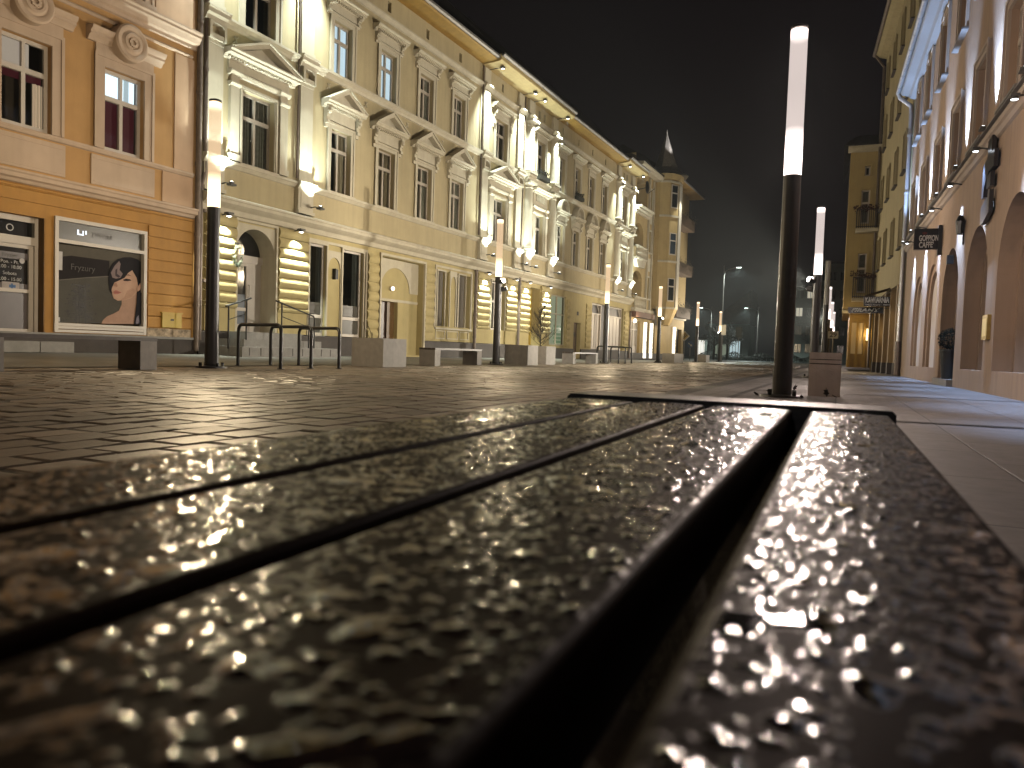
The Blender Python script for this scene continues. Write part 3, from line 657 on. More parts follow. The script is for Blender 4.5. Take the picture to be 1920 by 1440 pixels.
def yellow_house():
    u0, u1 = 15.72, 35.78; U = lambda u: u-u0
    root = thing('yellow_house', 'long pale yellow house with triangular window pediments and steps to an arched door', 'house', left_pt(u0), RZL)
    mids = [21.6, 24.22, 26.82, 29.42]; bays = [17.83, 33.45]; pil = [16.12, 19.80, 31.78, 35.38]
    holes = []
    for c in mids: holes += [(U(c)-.52, U(c)+.52, 5.63, 7.72), (U(c)-.48, U(c)+.48, 9.53, 11.3), (U(c)-.11, U(c)+.11, 12.78, 13.16, .3)]
    for c in bays: holes += [(U(c)-.64, U(c)+.64, 5.63, 7.74), (U(c)-.60, U(c)+.60, 9.53, 11.4), (U(c)-.11, U(c)+.11, 12.78, 13.16, .3)]
    g = [(17.05, 18.62, .78, 3.95, .62), (20.12, 20.98, .78, 3.80, .14), (21.80, 22.98, .78, 3.80, .14), (24.05, 26.98, .16, 3.85, .28),
         (27.95, 28.98, 1.42, 3.74, .36), (29.68, 30.86, 1.42, 3.74, .36), (32.72, 34.34, 1.45, 3.80, .36)]
    holes += [(U(a), U(b), c, d, e) for a, b, c, d, e in g]
    mb = MB(); wall_grid(mb, 0, U(u1), .1, 13.45, holes, 4.1, 0, 1, .2); shell(mb, 0, U(u1), 0, 13.6, 10, left=True)
    # arched door head and the gate's arched back wall
    mb.build('wall', [M_WALL, M_WALLY], root)
    mb = MB(); arch_fill(mb, U(17.835), .775, 3.10, 3.95, .004, -.60, 0, rise=.74)
    for x0, x1 in ((17.052, 17.062), (18.608, 18.618)): mb.fbox(U(x0), U(x1), -.60, .0, .79, 3.12)
    mb.build('door_niche', M_TRIM, root)
    house_bands(root, 0, U(u1), [(U(c), .3) for c in pil])
    for c in pil: flat_pilaster(root, U(c))
    eave_parts(root, 0, U(u1), [(0, U(20.2)), (U(31.35), U(u1))]); roof_part(root, 0, U(u1))
    mb = MB(); scroll_bits(mb, [U(c) for c in (16.9, 18.75, 20.9, 22.9, 24.2, 25.5, 26.8, 28.1, 29.5, 30.7)], 9.02); mb.build('ornament', M_TRIM, root)
    dark = mat('dark_attic_vent', (.03, .024, .02), .8, 0)
    # windows, first floor and second floor
    litc = emat('lit_blue_white_curtain', (.62, .74, .84), 1.25); warmc = mat('warm_cream_curtain', (.66, .52, .36), .9, .1, 8)
    for i, c in enumerate(mids):
        wn = window(root, U(c), .52, 5.63, 7.72, 7.08, .18, .16, curtain=CURTS[(i+1) % 4] if i != 0 else CURTS[3], seed=i, fm=M_FRAMEG, curtm=warmc if i < 2 else M_CURTB)
        put('pediment', cached('pedmid', lambda: pediment_mesh('tri', 1.02, 8.38, 9.08, .36, 7.95, whw=.68)), wn)
        put_consoles(cached('consmid', lambda: consoles_mesh(.80, 7.75, 8.32, .2)), wn)
        wt = window(root, U(c), .48, 9.53, 11.3, 10.72, .18, .18, curtain=CURTS[0] if i < 2 else CURTS[1], seed=i+5, fm=M_FRAMEG, curtm=litc if i < 2 else M_CURTB)
        put('hood', cached('hoodtop', lambda: pediment_mesh('flat', .98, 11.86, 12.1, .32, 11.55, whw=.66)), wt); put_consoles(cached('constop', lambda: consoles_mesh(.76, 11.45, 11.8, .16)), wt)
        if i < 2:
            mbx = MB(); rr = random.Random(i)
            for k in range(14): x = rr.uniform(-.42, .3); mbx.box(x, x+.05, .27, .29, 9.56, 9.56+rr.uniform(.3, .75))
            mbx.build('window_flowers', mat('red_flowers', (.20, .05, .07), .8, .6, 9), wt)
    for i, c in enumerate(bays):
        wn = window(root, U(c), .64, 5.63, 7.74, 7.02, .2, .08, curtain=((-1, -.1), (.1, 1)), seed=i+9, fm=M_FRAMEG, curtm=mat('grey_net_curtain', (.50, .45, .36), .9, .25, 10), bar=.08)
        bay_window_hood(root, U(c), wn)
        wt = window(root, U(c), .60, 9.53, 11.4, 10.76, .2, .22, seed=i+3, fm=M_FRAMEG)
        put('hood', cached('hoodbay', lambda: pediment_mesh('flat', 1.08, 11.86, 12.1, .32, 11.65, whw=.8)), wt); put_consoles(cached('consbay', lambda: consoles_mesh(.86, 11.0, 11.8, .16)), wt)
        if i == 0:
            mbx = MB()
            for k in range(6): x = .06+k*.055; mbx.box(x, x+.035, .30, .33, 6.36-.015*(k % 2), 6.50+.01*k); 
            mbx.box(.04, .40, .31, .325, 6.47, 6.5); mbx.build('chandelier', emat('lit_chandelier', (1., .9, .72), 3.2), wn)
    for c in mids+bays:
        mb = MB(); mb.fbox(U(c)-.11, U(c)+.11, -.28, -.26, 12.78, 13.16); mb.build('attic_vent', dark, root)
    # ground floor piers
    mb = MB()
    for a, b in ((15.9, 17.0), (18.72, 20.02), (31.45, 32.62), (34.42, 35.56)):
        rust_pier(mb, U(a), U(b), 1.60, 4.05, .305); mb.sweep([(0, 1.44), (.10, 1.46), (.14, 1.52), (.14, 1.57), (0, 1.60)], U(a)-.03, U(b)+.03); mb.fbox(U(a), U(b), 0, .07, .78, 1.44)
    for a, b in ((23.28, 23.92), (27.12, 27.78)): rust_pier(mb, U(a), U(b), .76, 3.85, .34, .03)
    mb.build('rusticated_pier', M_WALLY, root)
    mb = MB()
    for a, b in ((0, 17.0), (18.7, 24.0), (27.06, u1)): mb.fbox(max(0, U(a)) if a else 0, U(b), 0, .06, .1, .70); mb.sweep([(0, .70), (.09, .70), (.09, .75), (0, .78)], max(0, U(a)) if a else 0, U(b))
    mb.build('plinth', M_PLINTH, root)
    # white surrounds
    mb = MB()
    def sur(a, b, z0, z1, t=.09, p=.05):
        mb.fbox(U(a), U(a)+t, 0, p, z0, z1); mb.fbox(U(b)-t, U(b), 0, p, z0, z1); mb.fbox(U(a)+t, U(b)-t, 0, p, z1-t, z1)
    sur(17.0, 18.68, .8, 4.06, .07, .08); sur(20.06, 23.22, .8, 3.94, .09); sur(23.96, 27.08, .2, 3.96, .09, .09); sur(27.84, 30.98, 1.3, 3.96, .09); sur(32.64, 34.42, 1.44, 3.9, .07)
    mb.fbox(U(27.84), U(30.98), 0, .12, 1.28, 1.36)
    mb.build('door_and_window_surround', M_TRIM, root)
    mb = MB()   # panels between the paired windows and below them
    for c, hw, z0, z1 in ((21.39, .36, .8, 3.5), (29.33, .26, 1.42, 3.66)):
        mb.fbox(U(c)-hw-.03, U(c)-hw+.03, 0, .04, z0, z1-.1); mb.fbox(U(c)+hw-.03, U(c)+hw+.03, 0, .04, z0, z1-.1)
        arch_fill(mb, U(c), hw-.06, z1-.4, z1+.16, .04, 0, 0, 14, .34); mb.fbox(U(c)-hw-.03, U(c)-hw+.062, 0, .038, z1-.4, z1+.16); mb.fbox(U(c)+hw-.062, U(c)+hw+.03, 0, .038, z1-.4, z1+.16)
    for a, b in ((28.0, 28.75), (28.9, 29.85), (30.0, 30.8)):
        for (x0, x1, y0, y1) in ((a, b, .88, .92), (a, b, 1.2, 1.24), (a, a+.04, .92, 1.2), (b-.04, b, .92, 1.2)): mb.fbox(U(x0), U(x1), 0, .03, y0, y1)
    mb.build('wall_panel', M_TRIM, root)
    # arched door
    dm = MB(); y0, y1 = -.60, -.52; a, b = U(17.10), U(18.12)
    dm.fbox(a, a+.13, y0, y1, .80, 3.02); dm.fbox(b-.13, b, y0, y1, .80, 3.02); dm.fbox(a+.13, b-.13, y0, y1, .80, 1.02); dm.fbox(a+.13, b-.13, y0, y1, 1.42, 1.52); dm.fbox(a+.13, b-.13, y0, y1, 2.78, 2.88)
    dm.fbox(a, U(18.62), y0, y1+.03, 2.88, 3.10); dm.fbox(b, U(18.62), y0-.02, y1-.03, .80, 2.88)
    d = dm.build('arched_door', M_WHITE, root)
    mb = MB(); mb.fbox(a+.13, b-.13, y0+.02, y0+.03, 1.52, 2.78); mb.fbox(U(17.05), U(18.62), y0-.01, y0+.0, 3.1, 3.95); mb.build('dark_pane', mat('dark_glass_pane', (.012, .012, .014)), d)
    mb = MB(); mb.fbox(a+.13, b-.13, y0+.02, y0+.03, 1.02, 1.42); mb.fbox(a+.14, b-.14, y0+.032, y0+.036, 1.52, 1.92); mb.build('frosted_panel', mat('frosted_blue_pane', (.16, .19, .24), .35, .1, 4), d)
    mb = MB(); mb.fbox(a+.2, a+.62, y0+.02, y0+.024, 3.2, 3.5); mb.build('paper_notice', mat('paper_notice', (.5, .46, .45)), d)
    mb = MB(); mb.tube([(b-.07, -y1+.0, 1.86), (b-.07, -y1-.07, 1.86), (b-.07, -y1-.07, 2.22), (b-.07, -y1, 2.22)], .018, 6); mb.build('door_handle', M_WHITE, d)
    # shop windows beside the door
    for k, (c, hw) in enumerate(((20.55, .43), (22.39, .59))):
        wn = window(root, U(c), hw, .78, 3.80, 1.42, .12, .02, mull=False, fm=M_WHITE, csill=False, bar=.08, curtain=((.35, 1),), curtm=mat('grey_blind', (.14, .14, .13), .9, .2, 10))
        mb = MB(); mb.fbox(-hw+.1, hw-.1, -.11, -.107, 1.50, 1.88); mb.fbox(-hw+.1, hw-.1, -.11, -.107, .88, 1.36); lp = mb.build('frosted_strip', mat('frosted_grey_pane', (.12, .115, .10)), wn)
        mb = MB()
        for q in ((-.28, .28, 1.59, 1.605), (-.28, .28, 1.78, 1.795), (-.28, -.265, 1.605, 1.78), (.265, .28, 1.605, 1.78)): mb.fbox(q[0], q[1], -.106, -.104, q[2], q[3])
        mb.build('printed_box', M_PLINTH, wn)
    mb = MB(); mb.fbox(U(21.36), U(21.50), 0, .12, 2.72, 3.05); mb.fbox(U(21.34), U(21.37), .0, .14, 2.70, 3.07); mb.build('mail_box', M_BLACK, root)
    # gateway
    mb = MB()
    wall_grid(mb, U(24.05), U(26.98), .16, 3.85, [(U(24.47), U(25.62), .16, 2.22, .4)]); mb.v = [(x, y+.27, z) for x, y, z in mb.v]
    gw = mb.build('gateway_wall', M_WALLY, root)
    mb = MB(); arch_fill(mb, U(25.40), .98, 2.62, 3.84, -.24, -.27, 0, 24, .92); mb.fbox(U(24.06), U(24.42), -.27, -.24, 2.3, 3.84); mb.fbox(U(26.38), U(26.97), -.27, -.24, 2.62, 3.84); mb.fbox(U(24.06), U(26.97), -.27, -.235, 2.22, 2.32); mb.build('white_arch_relief', M_TRIM, gw)
    mb = MB(); mb.fbox(U(24.47), U(25.15), -.55, -.50, .16, 2.22); dd = mb.build('brown_gate_leaf', mat('dark_red_brown_wood', (.05, .02, .012), .4, .3, 6), gw)
    mb = MB(); mb.fbox(U(25.15), U(25.62), -.48, -.44, .16, 2.22); mb.build('ochre_gate_leaf', mat('ochre_wood', (.16, .09, .03), .5, .3, 6), gw)
    mb = MB(); mb.tube([(U(25.1), .25, 2.72), (U(25.1), .19, 2.72)], .09, 12); gl = mb.build('gate_lamp', M_WHITE, gw)
    mb = MB(); mb.lathe(U(25.1), .15, [(.001, 2.64), (.05, 2.66), (.07, 2.72), (.05, 2.78), (.001, 2.80)], 10); mb.build('lit_bulb', emat('lit_gate_bulb', (1., .9, .7), 3.), gl)
    # deep-set ground floor windows
    for c, hw, z0, z1 in ((28.30, .30, 1.42, 3.74), (30.04, .31, 1.42, 3.74), (33.35, .5, 1.45, 3.80)):
        window(root, U(c), hw, z0, z1, 2.85, .33, .0 if False else .02, mull=hw > .4, fm=M_WHITE, csill=False)
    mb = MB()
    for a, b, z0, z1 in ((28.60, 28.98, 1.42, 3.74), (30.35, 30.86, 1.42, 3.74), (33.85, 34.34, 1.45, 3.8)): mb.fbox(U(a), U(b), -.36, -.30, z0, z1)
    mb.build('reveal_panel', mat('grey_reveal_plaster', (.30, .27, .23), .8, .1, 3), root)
    # downpipes, cable
    mb = MB(); mb.tube([(U(31.22), -.10, 4.1), (U(31.22), -.10, .2)], .07, 10)
    for c in (19.42, 31.36): mb.tube([(U(c), -.09, 13.3), (U(c), -.09, 5.7)], .035, 8)
    for zz in (1., 2., 3., 4.): mb.tube([(U(31.22), -.10, zz), (U(31.22), -.10, zz+.08)], .085, 10)
    mb.build('downpipe', M_PIPE, root)
    # entrance steps
    mb = MB(); mb.fbox(U(15.95), U(20.05), 0, 1.45, .05, .36); mb.fbox(U(16.35), U(19.55), 0, 1.10, .36, .57); mb.fbox(U(16.75), U(19.0), 0, .78, .57, .78); mb.fbox(U(17.05), U(18.62), -.6, 0, .6, .78); st = mb.build('entrance_steps', M_STONE, root)
    mb = MB()
    for i in range(9): mb.fbox(U(16.2)+i*.42, U(16.2)+i*.42+.03, 1.45, 1.454, .12, .33)
    mb.build('joint', M_PLINTH, st)
    for j, (lo, hi, zl, zh) in enumerate(((15.55, 16.38, 1.42, 1.68), (18.98, 17.45, 1.34, 1.68))):
        mb = MB(); w_ = 1.25
        f = lambda t: (U(lo+(hi-lo)*t), -w_, zl+(zh-zl)*t)
        ends = [f(0), f(.94), (U(hi), -w_, zh), ]
        mb.tube([f(0), f(1), (U(hi)+(.06 if j == 0 else -.06), -w_, zh+.02)], .024, 8)
        for t, zb in ((.12, .3), (.88, .55)): p = f(t); mb.tube([p, (p[0], p[1], zb)], .022, 8)
        if j: mb.tube([f(0), (f(0)[0]+.06, -w_, zl-.06), (f(0)[0]+.06, -w_, .3)], .024, 8)
        a, b = f(.12), f(.88); mb.tube([(a[0], a[1], a[2]-.38), (b[0], b[1], b[2]-.38)], .012, 6)
        mb.build('handrail', M_BLACK, root, smooth=True)
    # floodlights
    for c in pil: pilaster_lights(root, U(c), pier=False)
    for c in (16.45, 19.37, 32.03, 34.99): pilaster_lights(root, U(c), top=False, up=False)
    return root
yellow_house()

# ---- the second house: half columns and round hoods
def column_house():
    u0, u1 = 35.80, 54.78; U = lambda u: u-u0
    root = thing('column_house', 'cream house with lit half columns and round-headed window hoods, beside the corner house', 'house', left_pt(u0), RZL)
    mids = [41.0, 43.45, 45.85, 48.3]; bays = [38.05, 52.55]; cols = [36.55, 39.65, 51.0, 54.15]
    holes = []
    for c in mids: holes += [(U(c)-.46, U(c)+.46, 5.63, 7.72), (U(c)-.42, U(c)+.42, 9.53, 11.45), (U(c)-.10, U(c)+.10, 12.78, 13.16, .3)]
    for c in bays: holes += [(U(c)-.52, U(c)+.52, 5.63, 7.74), (U(c)-.50, U(c)+.50, 9.53, 11.6)]+[(U(c)+d-.13, U(c)+d+.13, 12.74, 13.16, .3) for d in (-.34, .34)]
    holes += [(U(37.2), U(38.55), .78, 3.85, .5), (U(39.95), U(42.35), .85, 3.72, .2), (U(43.7), U(44.85), .5, 2.3, .3), (U(46.75), U(53.3), .7, 3.72, .3)]
    mb = MB(); wall_grid(mb, 0, U(u1), .1, 13.45, holes, 4.1, 0, 1, .2); shell(mb, 0, U(u1), 0, 13.6, 10); mb.build('wall', [M_WALL, M_WALLY], root)
    house_bands(root, 0, U(u1), [(U(c), .36) for c in cols])
    for c in cols: round_column(root, U(c))
    eave_parts(root, 0, U(u1), [(0, U(40.3)), (U(50.4), U(u1))]); roof_part(root, 0, U(u1), h=5.5)
    mb = MB(); mb.fbox(0, U(43.68), 0, .06, .1, .70); mb.fbox(U(44.9), U(u1), 0, .06, .1, .70); mb.build('plinth', M_PLINTH, root)
    mb = MB(); scroll_bits(mb, [U(c) for c in (40.9, 42.2, 43.4, 44.6, 45.9, 47.1, 48.3)], 9.02); mb.build('ornament', M_TRIM, root)
    for i, c in enumerate(mids):
        wn = window(root, U(c), .46, 5.63, 7.72, 7.06, .18, .16, curtain=CURTS[i % 4], seed=i+20, fm=M_FRAMEG, curtm=M_CURTB)
        put('pediment', cached('pedseg', lambda: pediment_mesh('seg', .86, 8.32, 9.14, .36, 7.95, whw=.62)), wn); put_consoles(cached('consseg', lambda: consoles_mesh(.70, 7.75, 8.28, .2)), wn)
        wt = window(root, U(c), .42, 9.53, 11.45, 10.82, .18, .18, curtain=CURTS[(i+1) % 4], seed=i+30, fm=M_FRAMEG, curtm=M_CURTB)
        put('hood', cached('hoodb', lambda: pediment_mesh('flat', .86, 11.92, 12.1, .32, 11.7, whw=.62)), wt)
        if i in (1,):
            mbx = MB(); mbx.fbox(-.5, .5, .05, .3, 9.55, 9.75); rr = random.Random(5)
            for k in range(60): x, y, z = rr.uniform(-.5, .5), rr.uniform(-.32, -.06), 9.7+rr.random()*.28; mbx.box(x, x+.05, y, y+.04, z, z+.05)
            mbx.build('window_box', mat('dark_window_box_plants', (.03, .03, .018), .8, .5, 9), wt)
    for i, c in enumerate(bays):
        wn = window(root, U(c), .52, 5.63, 7.74, 7.05, .2, .08, curtain=CURTS[1], seed=i+41, fm=M_FRAMEG, curtm=M_CURTB)
        bay_window_hood(root, U(c), wn, 'bayB', True) if False else (put('side_pilasters', cached(('sidep', 'bayB'), lambda: side_p(.84)), wn), put('pediment', cached('pedB', lambda: pediment_mesh('flat', 1.12, 8.86, 9.1, .42, 8.2)), wn))
        wt = window(root, U(c), .50, 9.53, 11.6, 10.9, .2, .18, seed=i+44, fm=M_FRAMEG)
        put('hood', cached('hoodbb', lambda: pediment_mesh('flat', .98, 11.98, 12.1, .30, 11.8, whw=.7)), wt)
        if i == 0:
            mbx = MB(); mbx.fbox(-.6, .6, .05, .34, 9.55, 9.78); rr = random.Random(6)
            for k in range(70): x, y, z = rr.uniform(-.6, .58), rr.uniform(-.36, -.06), 9.72+rr.random()*.32; mbx.box(x, x+.05, y, y+.04, z, z+.05)
            mbx.build('window_box', mat('dark_window_box_plants', (.03, .03, .018)), wt)
    mb = MB()
    for a, b in ((35.95, 37.12), (38.6, 39.85)):
        rust_pier(mb, U(a), U(b), 1.60, 4.05, .305); mb.sweep([(0, 1.44), (.10, 1.46), (.14, 1.52), (.14, 1.57), (0, 1.60)], U(a)-.03, U(b)+.03); mb.fbox(U(a), U(b), 0, .07, .78, 1.44)
    for a, b in ((42.45, 43.0), (45.7, 46.6), (53.5, 54.3)): rust_pier(mb, U(a), U(b), .76, 3.6, .34, .03)
    mb.build('rusticated_pier', M_WALLY, root)
    mb = MB(); mb.fbox(U(37.2), U(38.55), -.5, -.46, .78, 3.85); mb.build('recess_panel', mat('strong_yellow_paint', (.60, .42, .06), .7, .1, 3), root)
    # lit office window
    sw = MB(); a, b = U(39.95), U(42.35)
    sw.fbox(a, a+.06, -.16, -.08, .85, 3.72); sw.fbox(b-.06, b, -.16, -.08, .85, 3.72); sw.fbox(a, b, -.16, -.08, 3.66, 3.72); sw.fbox(a, b, -.16, -.08, .85, .92); sw.fbox((a+b)/2-.03, (a+b)/2+.03, -.16, -.07, .92, 3.66); sw.fbox(a, b, -.16, -.085, 2.62, 2.68)
    swf = sw.build('office_window', M_TRIM, root)
    mb = MB(); mb.poly([(a+.05,.13,.9),(b-.05,.13,.9),(b-.05,.13,3.68),(a+.05,.13,3.68)]); mb.build('window_pane', M_GLASS, swf)
    mb = MB(); mb.fbox(a+.05, b-.05, -.26, -.24, .9, 3.68); mb.build('lit_office_wall', emat('lit_office_wall', (.86, .90, .62), .42), swf)
    mb = MB()
    for z in (1.0, 1.22, 1.44, 1.66, 1.88): mb.fbox((a+b)/2, b-.06, -.23, -.22, z, z+.14)
    mb.build('printed_stripes', emat('backlit_green_stripes', (.42, .62, .34), .36), swf)
    # plain door, number plate
    mb = MB(); mb.fbox(U(43.7), U(44.85), -.3, -.24, .5, 2.3); mb.fbox(U(43.7), U(43.8), -.24, -.2, .5, 2.3); dr = mb.build('brown_door', mat('brown_door_paint', (.16, .11, .07), .5, .15, 4), root)
    mb = MB(); mb.fbox(U(44.2), U(44.6), -.24, -.23, 1.45, 1.7); mb.build('door_plate', M_BLACK, dr)
    mb = MB(); mb.fbox(U(44.15), U(44.38), 0, .03, 2.75, 2.98); mb.build('number_plate', M_PLINTH, root)
    # shuttered shop front
    sh = mat('white_roller_shutter', (.55, .48, .40), .5, .08, 3)
    mb = MB(); mb.fbox(U(46.75), U(53.3), -.3, -.27, .7, 3.72); sf = mb.build('shop_front', mat('dim_brown_shop_front', (.06, .045, .035), .5, .2, 3), root)
    mb = MB()
    for a, b in ((46.85, 48.75), (50.2, 53.1)):
        n = 4
        for i in range(n):
            x0 = U(a)+(b-a)*i/n; x1 = U(a)+(b-a)*(i+1)/n-.06
            mb.fbox(x0, x1, -.26, -.20, .75, 3.0); mb.fbox(x0+.08, x1-.08, -.20, -.19, .85, 2.9)
        mb.fbox(U(a)-.05, U(a)+.04, -.26, -.1, .7, 3.7); mb.fbox(U(b)-.04, U(b)+.05, -.26, -.1, .7, 3.7); mb.fbox(U(a), U(b), -.26, -.12, 3.0, 3.08); mb.fbox(U(a), U(b), -.26, -.12, 3.62, 3.7)
        m_ = (U(a)+U(b))/2; mb.prism([(U(a)+.05, 3.08), (U(a)+.15, 3.08), (U(a)+.5, 3.62), (U(a)+.4, 3.62)], -.22, -.18); mb.prism([(U(b)-.15, 3.08), (U(b)-.05, 3.08), (U(b)-.4, 3.62), (U(b)-.5, 3.62)], -.22, -.18)
    mb.build('white_shutter', sh, sf)
    mb = MB(); mb.tube([(U(35.75), -.12, 4.2), (U(35.75), -.12, .2)], .07, 10); mb.tube([(U(35.86), -.06, 13.3), (U(35.86), -.06, 5.7)], .04, 8); mb.tube([(U(54.6), -.12, 3.6), (U(54.6), -.12, .2)], .07, 10); mb.build('downpipe', M_PIPE, root)
    for c in cols: pilaster_lights(root, U(c), pier=False, k=1.25)
    for c in (36.53, 39.22): pilaster_lights(root, U(c), top=False, up=False, k=1.25)
    return root
def side_p(x0):
    mb = MB()
    for sx in (-1, 1):
        x = sx*x0
        mb.fbox(x-.16, x+.16, 0, .13, 5.64, 5.82); mb.fbox(x-.13, x+.13, 0, .10, 5.82, 7.72); mb.sweep([(0, 7.70), (.12, 7.72), (.16, 7.78), (.16, 7.82), (0, 7.84)], x-.16, x+.16)
        mb.fbox(x-.12, x+.12, 0, .09, 7.84, 8.02); mb.sweep([(0, 8.0), (.13, 8.02), (.18, 8.10), (.18, 8.15), (0, 8.18)], x-.18, x+.18)
    for i in range(6): mb.fbox(-.55+i*.2, -.47+i*.2, .07, .12, 8.4, 8.75)
    mb.sweep([(0, 8.0), (.10, 8.02), (.13, 8.10), (.13, 8.14), (0, 8.17)], -.66, .66)
    return mb.mesh('side_pilasters', M_TRIM)
column_house()

# ---- the corner house with loggias, oriel tower and spire
def corner_house():
    u0, u1 = 54.8, 71.6; U = lambda u: u-u0
    root = thing('corner_house', 'yellow corner house with loggias, a slim oriel tower with pointed spire and planted balconies', 'house', left_pt(u0), RZL)
    Y = mat('golden_yellow_stucco', (.56, .42, .19), .85, .12, 1.4, .25, 80, streak=.14)
    log = [(54.95, 57.5, 4.75, 6.75), (55.0, 57.4, 8.5, 10.3), (55.3, 58.1, 11.5, 13.6)]
    holes = [(U(a), U(b), c, d, 1.3) for a, b, c, d in log]
    nar = [(58.6, 59.35, 4.85, 6.5), (58.6, 59.35, 8.45, 10.1), (58.6, 59.3, 11.7, 13.3)]
    holes += [(U(a), U(b), c, d, .25) for a, b, c, d in nar]
    balw = [(66.3, 67.2, 4.75, 6.45), (66.4, 67.3, 8.6, 10.3), (66.4, 67.3, 12.3, 14.1)]
    holes += [(U(a), U(b), c, d, .2) for a, b, c, d in balw]
    holes += [(U(55.1), U(57.5), .5, 3.0, .3), (U(58.9), U(59.9), .25, 3.05, .4), (U(60.6), U(61.6), .25, 3.0, .4), (U(62.9), U(66.0), .7, 3.1, .3), (U(68.9), U(70.8), .7, 2.9, .3)]
    mb = MB(); wall_grid(mb, 0, U(64.), .1, 14.3, [h for h in holes if h[0] < U(64)-1e-3 and h[1] < U(64)], 3.9, 0, 0)
    wall_grid(mb, U(64.), U(u1), .1, 15.2, [(max(h[0], U(64.)),)+h[1:] for h in holes if h[1] > U(64)], 3.9, 0, 0) if False else None
    h2 = [h for h in holes if h[0] >= U(64)-1e-3]
    wall_grid(mb, U(64.), U(u1), .1, 15.2, h2, 3.9, 0, 0)
    for a, b, c, d in log[:2]: arch_fill(mb, U((a+b)/2), (b-a)/2, d-.75, d, 0, -.3, 0, 18, .75)
    shell(mb, 0, U(u1), 0, 15.2, 11); wl = mb.build('wall', Y, root)
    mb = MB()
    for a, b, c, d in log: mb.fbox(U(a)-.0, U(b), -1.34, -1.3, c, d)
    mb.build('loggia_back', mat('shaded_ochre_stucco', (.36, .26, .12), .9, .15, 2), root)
    for (a, b, c, d) in nar: window(root, U((a+b)/2), (b-a)/2, c, d, c+(d-c)*.68, .2, .1, mull=False, fm=M_FRAMEG)
    for (a, b, c, d) in balw: window(root, U((a+b)/2), (b-a)/2, c, d, c+(d-c)*.6, .15, .12, mull=False, fm=M_WHITE, room=mat('dim_red_room', (.10, .05, .03), .9, 0))
    mb = MB()   # balustrades under the loggias, mouldings
    for a, b, c, h in ((54.95, 57.6, 3.95, .85), (54.95, 57.5, 7.7, .85)):
        mb.fbox(U(a), U(b), 0, .35, c-.15, c); mb.fbox(U(a), U(b), .15, .35, c+h-.08, c+h)
        for i in range(8): x = U(a)+.15+i*(b-a-.3)/7; mb.lathe(x, -.25, [(.06, c), (.05, c+.1), (.10, c+.3), (.05, c+h*.7), (.08, c+h-.08)], 8)
        mb.prism([(U(a), c-.15), (U(a)+.4, c-.7), (U(b)-.4, c-.7), (U(b), c-.15)], 0, .28)
    for z in (11.0, 11.18, 11.36): mb.sweep([(0, z-.09), (.18+(z-11), z-.07), (.22+(z-11), z), (.22+(z-11), z+.05), (0, z+.07)], 0, U(58.3))
    mb.sweep([(0, 3.7), (.15, 3.75), (.2, 3.9), (.2, 3.98), (0, 4.02)], U(57.7), U(u1)); mb.fbox(U(58.35), U(58.5), 0, .15, 3.9, 14.1); mb.fbox(U(59.5), U(59.65), 0, .15, 3.9, 14.1)
    for z in (7.0, 10.7): mb.fbox(U(58.6), U(59.4), 0, .06, z, z+1.0)
    mb.build('balustrade_and_moulding', M_TRIM, root)
    # satellite dish in the top loggia
    mb = MB(); mb.lathe(0, 0, [(.001, .12), (.25, .09), (.42, .03), (.48, 0), (.46, -.02), (.001, .06)], 22); mb.v = [(x+U(56.75), -.35-z, y+13.05) for x, y, z in mb.v]
    mb.tube([(U(56.75), -.4, 13.05), (U(56.75), .6, 12.9)], .03, 6); mb.tube([(U(56.75), -.45, 12.6), (U(56.95), -.85, 12.95)], .02, 6); mb.build('satellite_dish', M_BLACK, root, smooth=True)
    # oriel tower
    tc, tr = U(62.0), 1.55
    def ring(z, r): return [(tc+r*math.cos(a), -.35+r*math.sin(a)*-1*.8, z) for a in [math.pi*i/5 for i in range(6)]]
    mb = MB()
    lv = [(2.9, .9), (3.4, 1.2), (4.0, 1.5), (4.2, tr), (14.5, tr), (14.5, tr+.15), (14.9, tr+.2)]
    for (z0, r0), (z1, r1) in zip(lv, lv[1:]):
        A, B = ring(z0, r0), ring(z1, r1)
        for i in range(5): mb.poly([A[i+1], A[i], B[i], B[i+1]])
    mb.poly(ring(14.9, tr+.2)); mb.fbox(tc-tr, tc+tr, -.3, .35, 4.2, 14.5); tw = mb.build('oriel_tower', Y, root)
    mt = MB()
    for z in (4.2, 7.9, 11.5, 14.2):
        A, B, C_, D = ring(z, tr), ring(z, tr+.1), ring(z+.16, tr+.1), ring(z+.16, tr)
        for i in range(5): mt.poly([B[i+1], B[i], C_[i], C_[i+1]]); mt.poly([A[i+1], A[i], B[i], B[i+1]]); mt.poly([C_[i+1], C_[i], D[i], D[i+1]])
    mt.build('tower_band', M_TRIM, tw)
    A = ring(0, tr); gl = mat('blue_reflecting_glass', (.05, .07, .10), .1, 0, spec=.8); gd = mat('dark_glass_pane', (.012, .012, .014))
